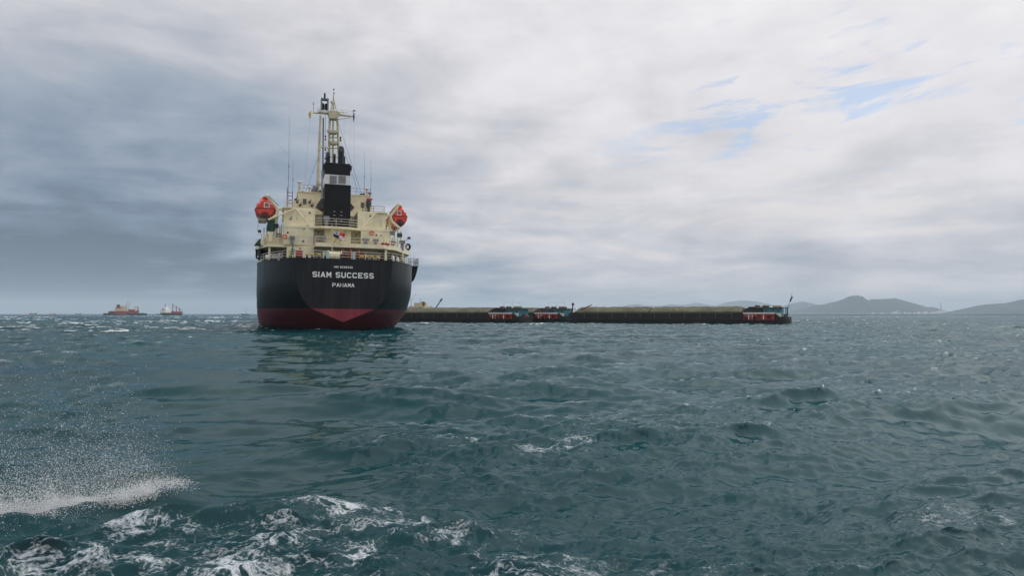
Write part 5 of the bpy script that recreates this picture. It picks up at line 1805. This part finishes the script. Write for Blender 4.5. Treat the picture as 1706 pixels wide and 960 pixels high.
    # turquoise cabin with rounded look, windows and roof
    cab = MB().box(-5.9, -1.9, 1.3, 7.6, 1.7, 3.75).build('cabin', TURQ, root, bevel=0.12)
    for xx in (-5.2, -3.7, -2.6):
        wf = MB().box(xx - 0.36, xx + 0.36, 1.24, 1.297, 2.85, 3.45).build('window', mat('cabin_trim', (0.10, 0.25, 0.28), 0.6), cab)
        MB().box(xx - 0.28, xx + 0.28, 1.22, 1.238, 2.91, 3.39).build('pane', GLASS, wf)
    MB().box(-5.9, -1.9, 1.245, 1.296, 1.75, 2.6).build('lower_panel', BWHITE, cab)
    MB().slab([(-6.4, 0.8), (-1.2, 0.8), (-0.7, 2.0), (-0.7, 7.0), (-1.2, 8.1), (-6.4, 8.1)], 3.76, 3.88).build('cabin_roof', ROOFG, cab)
    for xx, yy in ((-1.0, 1.2), (-1.0, 7.6), (-0.8, 2.6)):
        MB().tube((xx, yy, 1.7), (xx, yy, 3.76), 0.09, 0.09, 8).build('awning_post', TURQ, root, smooth=True)
    # roof load
    tk = {'beige': (0.42, 0.36, 0.26), 'olive': (0.16, 0.16, 0.08), 'brown': (0.14, 0.10, 0.06)}[tank]
    TK = mat('roof_tank_' + tank, tk, 0.6, 0.15, 1.0)
    MB().box(-3.8, -2.0, 2.0, 4.0, 3.885, 4.4).build('roof_tank', TK, root, bevel=0.15)
    MB().tube((-6.0, 2.4, 4.15), (-4.6, 2.4, 4.15), 0.26, 0.26, 12).build('roof_drum', WOOD, root, smooth=True)
    MB().box(-7.6, -6.6, 1.8, 2.8, 4.055, 4.4).build('roof_crate', WOOD, root)
    if second:
        MB().box(-9.4, -8.5, 0.6, 0.98, 2.75, 3.9).build('crew_shelter', WOOD, root)
    # deck clutter and tyres along the stern
    MB().box(-1.6, -0.9, 3.5, 4.3, 1.75, 2.4).build('deck_box', REDP, root)
    MB().lathe((-0.9, 2.2, 1.76), [(0.2, 0), (0.2, 0.5), (0.3, 0.55), (0.3, 0.7)], 10).build('bitt', DGREY, root, smooth=True)
    if tyres:
        for k in range(tyres):
            MB().torus((-1.2 - k * 1.25, -0.28, 0.75 + 0.12 * math.sin(k * 1.9)), (0, 1, 0), 0.42, 0.17, 16, 8).build('tyre_fender', RUBBER, root, smooth=True)
    if mast:
        MB().tube((-0.7, 3.0, 3.7), (0.35, 3.0, 7.3), 0.05, 0.03, 6).build('flag_pole', DGREY, root)
        mb = MB()
        for i in range(7):
            for j in range(3):
                mb.v.append((-0.25 + i * 0.085 + (0.18 if j else 0) * j * 0.5, 3.0 + 0.08 * math.sin(i * 1.3 + j), 5.35 + i * 0.2 - j * 0.16))
        mb.f = [(i * 3 + j, i * 3 + j + 1, i * 3 + j + 4, i * 3 + j + 3) for i in range(6) for j in range(2)]
        MB_o = mb.build('limp_flag', mat('flag_violet_red', (0.16, 0.05, 0.10), 0.8, 0.4, 3.0), root)
        sd_ = MB_o.modifiers.new('Solidify', 'SOLIDIFY')
        sd_.thickness = 0.02
    else:
        # washing line and thin aerials
        mb = MB()
        for xx in (-5.5, -3.2, -8.0):
            mb.tube((xx, 5, 4.2), (xx, 5, 5.6), 0.025, 0.02, 5)
        mb.tube((-8.0, 5, 5.5), (-3.2, 5, 5.5), 0.015, 0.015, 5)
        o = mb.build('aerial_frame', WIRE, root)
    return root


BA = math.atan2(-22.0, 47.6)
U_ = Vector((math.cos(BA), math.sin(BA), 0))
N_ = Vector((-U_.y, U_.x, 0))
b3 = barge(at(1316, 160), BA, 53.0, 'long black barge at the right with olive tarpaulins and red stern below the hills', [(-50.5, -32.0), (-31.6, -10.3)], TARP, 0, mast=True)
p1_ = at(872, 186)
b1_ = barge(p1_, BA, 48.0, 'black barge nearest the ship with grey tarpaulin and red and white stern', [(-45.5, -10.5)], TARP2, 7, tank='olive')
b2_ = barge(p1_ + N_ * 10.6 + U_ * 8.6, BA, 48.0, 'black barge moored behind the grey covered one, its turquoise cabin jutting out to the right', [(-45.5, -10.5)], TARP2, 5, second=True, tank='brown')
# bow gear of the right-hand barge: red boom and black stem post
MB().tube((-51.5, 1.2, 2.6), (-46.5, 1.2, 4.7), 0.16, 0.12, 8).build('bow_boom', mat('boom_red', (0.30, 0.04, 0.035), 0.6), b3)
MB().tube((-52.4, 3.0, 2.4), (-52.2, 3.0, 5.0), 0.22, 0.12, 8).build('stem_post', RUBBER, b3)
MB().lathe((-52.2, 3.0, 4.6), [(0.3, 0), (0.36, 0.3), (0.1, 0.7)], 8).build('post_cap', RUBBER, b3)
# crane pontoon partly hidden behind the nearer barges
r_ = tag(empty('crane_pontoon', at(690, 225), BA), 'work pontoon with cream cabin and raised dark jib behind the barges beside the ship', 'pontoon')
MB().box(-14, 10, 0, 9, -0.8, 2.2).build('pontoon_hull', BHULL, r_, bevel=0.1)
MB().box(-3.4, 2.4, 2, 7, 2.2, 4.9).build('cabin', CREAM_MAST, r_, bevel=0.05)
MB().box(-1.6, 1.2, 2.5, 6, 4.9, 5.9).build('wheelhouse', CREAM_MAST, r_, bevel=0.05)
MB().lathe((1.1, 3.5, 4.91), [(0.7, 0), (0.7, 1.0), (0.4, 1.4)], 12).build('funnel', WOOD, r_, smooth=True)
MB().tube((5.0, 3.0, 3.0), (8.8, 2.0, 7.0), 0.2, 0.14, 8).tube((8.2, 2.1, 6.4), (8.9, 2.0, 7.1), 0.3, 0.24, 8).build('crane_jib', DGREY, r_)
MB().box(4.2, 6.4, 2.0, 5.0, 2.2, 3.6).build('crane_body', DGREY, r_, bevel=0.05)
MB().tube((-3.0, 3, 4.9), (-3.2, 3, 8.6), 0.05, 0.03, 6).tube((-3.1, 3, 6.5), (-1.2, 3, 8.8), 0.03, 0.03, 6).build('mast', DGREY, r_)
MB().tube((0.3, 3, 5.9), (0.4, 3, 7.4), 0.06, 0.04, 6).build('light_mast', DGREY, r_)

# ------------------------------------------------------------------ ships at anchor in the distance
FRED = mat('freighter_red', (0.30, 0.045, 0.04), 0.6, 0.15, 0.1)
FCREAM = mat('freighter_cream', (0.60, 0.52, 0.30), 0.6, 0.1, 0.1)
FDARK = mat('freighter_dark', (0.02, 0.025, 0.03), 0.6, 0.15, 0.1)
FWHITE = mat('ship_white', (0.80, 0.80, 0.78), 0.5, 0.06, 0.1)


def hull_side(L, W, H, bow=0.12, sheer=0.25):
    """a ship hull, bow at +x"""
    mb = MB()
    st_ = [(0, 0.80), (0.04, 0.95), (0.15, 1), (0.6, 1), (0.8, 0.92), (0.9, 0.66), (0.96, 0.34), (1.0, 0.03)]
    for z, k in ((-1.0, 0.86), (0.3 * H, 0.97), (H, 1.0)):
        for t, kw in st_:
            zz_ = z if z < H else H * (1 + sheer * max(0, (t - 0.7) / 0.3) ** 2)
            xx = (t - 0.5) * L * (0.94 + 0.06 * max(0, z) / H)
            mb.v += [(xx, -W / 2 * kw * k, zz_), (xx, W / 2 * kw * k, zz_)]
    n = len(st_)
    idx_ = lambda l, i, s_: (l * n + i) * 2 + s_
    for l in range(2):
        for i in range(n - 1):
            mb.f.append((idx_(l, i, 0), idx_(l, i + 1, 0), idx_(l + 1, i + 1, 0), idx_(l + 1, i, 0)))
            mb.f.append((idx_(l, i, 1), idx_(l + 1, i, 1), idx_(l + 1, i + 1, 1), idx_(l, i + 1, 1)))
        mb.f.append((idx_(l, 0, 0), idx_(l + 1, 0, 0), idx_(l + 1, 0, 1), idx_(l, 0, 1)))
        mb.f.append((idx_(l, n - 1, 0), idx_(l, n - 1, 1), idx_(l + 1, n - 1, 1), idx_(l + 1, n - 1, 0)))
    for i in range(n - 1):
        mb.f.append((idx_(2, i, 0), idx_(2, i + 1, 0), idx_(2, i + 1, 1), idx_(2, i, 1)))
    return mb


# red freighter with yellow derricks
Y_ = 1500.0
k_ = Y_ / FPX
r_ = tag(empty('freighter', at(208, Y_), R(6)), 'red freighter with cream derricks anchored on the horizon at the left', 'freighter')
hull_side(46 * k_, 12, 8.0, sheer=0.15).build('hull', FRED, r_)
MB().box(-14 * k_, -3 * k_, -5, 5, 8.01, 13.5).build('deckhouse', FCREAM, r_)
MB().box(-12.5 * k_, -5 * k_, -4.4, 4.4, 13.5, 17.5).build('deckhouse_upper', FRED, r_)
MB().box(-11.5 * k_, -8.5 * k_, -3, 3, 17.5, 21.5).build('funnel', FDARK, r_)
MB().box(-6.5 * k_, -2 * k_, -4, 4, 13.5, 19).build('bridge', FCREAM, r_)
for x0, x1, z1 in ((1, 5, 29), (4.5, 9, 29), (-1, 1.5, 22)):
    MB().tube((x0 * k_, 0, 9), (x1 * k_, 0, z1), 0.8, 0.6, 6).build('derrick', FCREAM, r_)
for x in (1.5, 3.0, 16.5, 20.0, 23.0):
    MB().tube((min(x, 21.5) * k_, 0, 8), (min(x, 21.5) * k_, 0, 17.5 if x > 10 else 16), 1.0, 0.8, 6).build('samson_post', FCREAM, r_)
MB().box(15.5 * k_, 22.2 * k_, -0.8, 0.8, 16.2, 17.6).build('post_beam', FCREAM, r_)
for x in (8, 11, 14):
    MB().box((x - 1.1) * k_, (x + 1.1) * k_, -4, 4, 8.01, 11.5).build('hatch', FRED, r_)
r_ = tag(empty('dark_lighter', at(229, Y_ - 40), R(4)), 'low dark lighter lying alongside the red freighter, its right end showing', 'lighter')
hull_side(32 * k_, 9, 3.0, sheer=0.1).build('hull', FDARK, r_)
MB().box(-12 * k_, 10 * k_, -3, 3, 3.01, 4.0).build('hatch', mat('lighter_hatch', (0.09, 0.11, 0.11), 0.7), r_)
r_ = tag(empty('dark_tug', at(184, Y_ - 30), R(4)), 'low dark barge bow to the left of the red freighter', 'barge')
hull_side(20 * k_, 8, 3.6, sheer=0.1).build('hull', FDARK, r_)
MB().box(-2 * k_, 4 * k_, -3, 3, 3.61, 6.5).build('deckhouse', FDARK, r_)
# white ship seen from the quarter
Y_ = 1350.0
k_ = Y_ / FPX
r_ = tag(empty('white_coaster', at(288, Y_), R(64)), 'white coaster with dark hull and reddish derricks, right of the red freighter', 'coaster')
hull_side(44, 14.5, 4.2, sheer=0.5).build('hull', FDARK, r_)
MB().box(-21, -9, -7.0, 7.0, 4.21, 9.5).build('deckhouse', FWHITE, r_)
MB().box(-19.5, -10, -5.6, 5.6, 9.5, 13.0).build('bridge', FWHITE, r_)
MB().box(-18.5, -12, -3.8, 3.8, 13.0, 15.0).build('wheelhouse', FWHITE, r_)
MB().tube((-16, 0, 15), (-16, 0, 21), 0.4, 0.3, 6).build('mast', FDARK, r_)
MB().box(-21.15, -21.0, -2.0, 0.6, 9.0, 11.4).build('stern_opening', FDARK, r_)
for x, h_ in ((0, 22), (8, 18), (15, 14)):
    MB().tube((x, 0, 4), (x, 0, h_), 0.7, 0.5, 6).build('derrick_post', FRED, r_)
    MB().tube((x, 0, h_ * 0.9), (x + 5, -2, h_ * 0.55), 0.4, 0.3, 6).build('derrick', FRED, r_)
MB().box(-7, 16, -5.5, 5.5, 4.21, 7.0).build('hatch', FRED, r_)
# smaller craft near the horizon
for px, Yd, L, rot, lab, two in ((265.5, 2300, 18, 10, 'small pale boat with two light deckhouses left of the white coaster', True), (88.5, 1900, 15, 5, 'small white fishing boat alone near the left edge of the horizon', False),
                                 (409, 1500, 17, 175, 'white fishing boat on the horizon just left of the big ship', False), (56, 3200, 34, 0, 'faint grey boat furthest left on the horizon', True),
                                 (131, 3600, 30, 8, 'faint low grey boat on the horizon between the fishing boat and red freighter', False), (50, 3000, 1, 0, None, False)):
    if lab is None:
        continue
    r_ = tag(empty('distant_boat', at(px, Yd), R(rot)), lab, 'boat', 'small boats near the horizon')
    hull_side(L, L * 0.3, L * 0.12, sheer=0.6).build('hull', FDARK, r_)
    MB().box(-L * 0.34, -L * 0.04, -L * 0.12, L * 0.12, L * 0.121, L * 0.30).build('deckhouse', FWHITE, r_)
    MB().box(-L * 0.28, -L * 0.12, -L * 0.09, L * 0.09, L * 0.30, L * 0.42).build('wheelhouse', FWHITE, r_)
    MB().tube((-L * 0.06, 0, L * 0.3), (-L * 0.06, 0, L * 0.62), L * 0.012, L * 0.008, 6).build('mast', FDARK, r_)
    if two:
        MB().box(L * 0.16, L * 0.36, -L * 0.1, L * 0.1, L * 0.121, L * 0.32).build('deckhouse', FWHITE, r_)

# ------------------------------------------------------------------ spray thrown up by the launch: droplets as one mass
rg = np.random.default_rng(5)
N1, N2 = 90000, 70000
# drifting droplets, thick near the bow wave and thinning upwards and downwind
s1 = -3.6 + 4.6 * rg.beta(2.0, 1.5, N1)
hgt1 = np.minimum(rg.exponential(0.42, N1), 1.7) * (0.55 + 0.6 * rg.random(N1))
ac1 = rg.normal(0, 0.35, N1) - 0.55 * hgt1 + rg.exponential(0.25, N1) * -1
r1_ = 0.0011 + 0.0042 * rg.random(N1) ** 9
# the dense white plume at its foot
s2 = -4.4 + 5.6 * rg.beta(1.7, 1.9, N2)
hp = np.clip(1 - np.abs((s2 + 1.6) / 2.2), 0.25, 1)
puff = 0.6 + 0.5 * np.sin(s2 * 3.1 + 0.7) * np.sin(s2 * 1.3) + 0.35 * np.sin(s2 * 9) + 0.25 * np.sin(s2 * 21)
hgt2 = rg.exponential(0.16, N2) * hp * np.clip(puff, 0.2, 1.3) + 0.01
ac2 = rg.normal(0, 0.15, N2) + 0.16 * np.sin(s2 * 2.6 + 0.5) + 0.09 * np.sin(s2 * 7.0) + 0.05 * np.sin(s2 * 17.0)
r2_ = 0.0022 + 0.0035 * rg.random(N2) ** 3
s_ = np.concatenate([s1, s2])
hh_ = np.concatenate([hgt1, hgt2])
cc_ = np.concatenate([ac1, ac2])
rr_ = np.concatenate([r1_, r2_])
px_ = -5.15 + s_ * 0.62 + cc_ * 0.78
py_ = 9.1 + s_ * 0.78 - cc_ * 0.62
pz_ = 0.13 + 0.05 * np.sin(s_ * 2.3) + hh_ - 0.10 * rg.random(len(hh_)) ** 2
tet = np.array([(1, 1, 1), (-1, -1, 1), (-1, 1, -1), (1, -1, -1)], float) * 0.85
tetf = np.array([(0, 2, 1), (0, 1, 3), (0, 3, 2), (1, 2, 3)])
V_ = (np.stack([px_, py_, pz_], -1)[:, None, :] + tet[None] * rr_[:, None, None]).reshape(-1, 3).astype(np.float32)
F_ = (tetf[None] + 4 * np.arange(len(px_))[:, None, None]).reshape(-1, 3).astype(np.int32)
me = bpy.data.meshes.new('sea_spray')
me.vertices.add(len(V_))
me.vertices.foreach_set('co', V_.ravel())
me.loops.add(F_.size)
me.loops.foreach_set('vertex_index', F_.ravel())
me.polygons.add(len(F_))
me.polygons.foreach_set('loop_start', (np.arange(len(F_)) * 3).astype(np.int32))
me.polygons.foreach_set('use_smooth', np.ones(len(F_), dtype=bool))
me.update(calc_edges=True)
me.materials.append(mat('spray_white', (0.80, 0.82, 0.84), 0.35, 0.03, 1.0))
spray = bpy.data.objects.new('sea_spray', me)
COL.objects.link(spray)
tag(spray, 'white spray of flying droplets above the water at the lower left', 'spray', None, 'stuff')

# ------------------------------------------------------------------ sea haze: one closed box of thin air round everything
HZ = 15900.0
hz_o = MB().box(-HZ, HZ, -HZ, HZ, -6.0, 275.0).build('haze', None)
hm_ = bpy.data.materials.new('haze_air')
hm_.use_nodes = True
hn = hm_.node_tree
hn.nodes.clear()
pv = hn.nodes.new('ShaderNodeVolumePrincipled')
pv.inputs['Color'].default_value = (0.76, 0.89, 1.0, 1)
pv.inputs['Density'].default_value = 0.000098
pv.inputs['Anisotropy'].default_value = 0.0
ho_ = hn.nodes.new('ShaderNodeOutputMaterial')
hn.links.new(pv.outputs[0], ho_.inputs['Volume'])
hz_o.data.materials.append(hm_)
tag(hz_o, 'thin pale haze over the sea and far shore', 'haze', None, 'stuff')
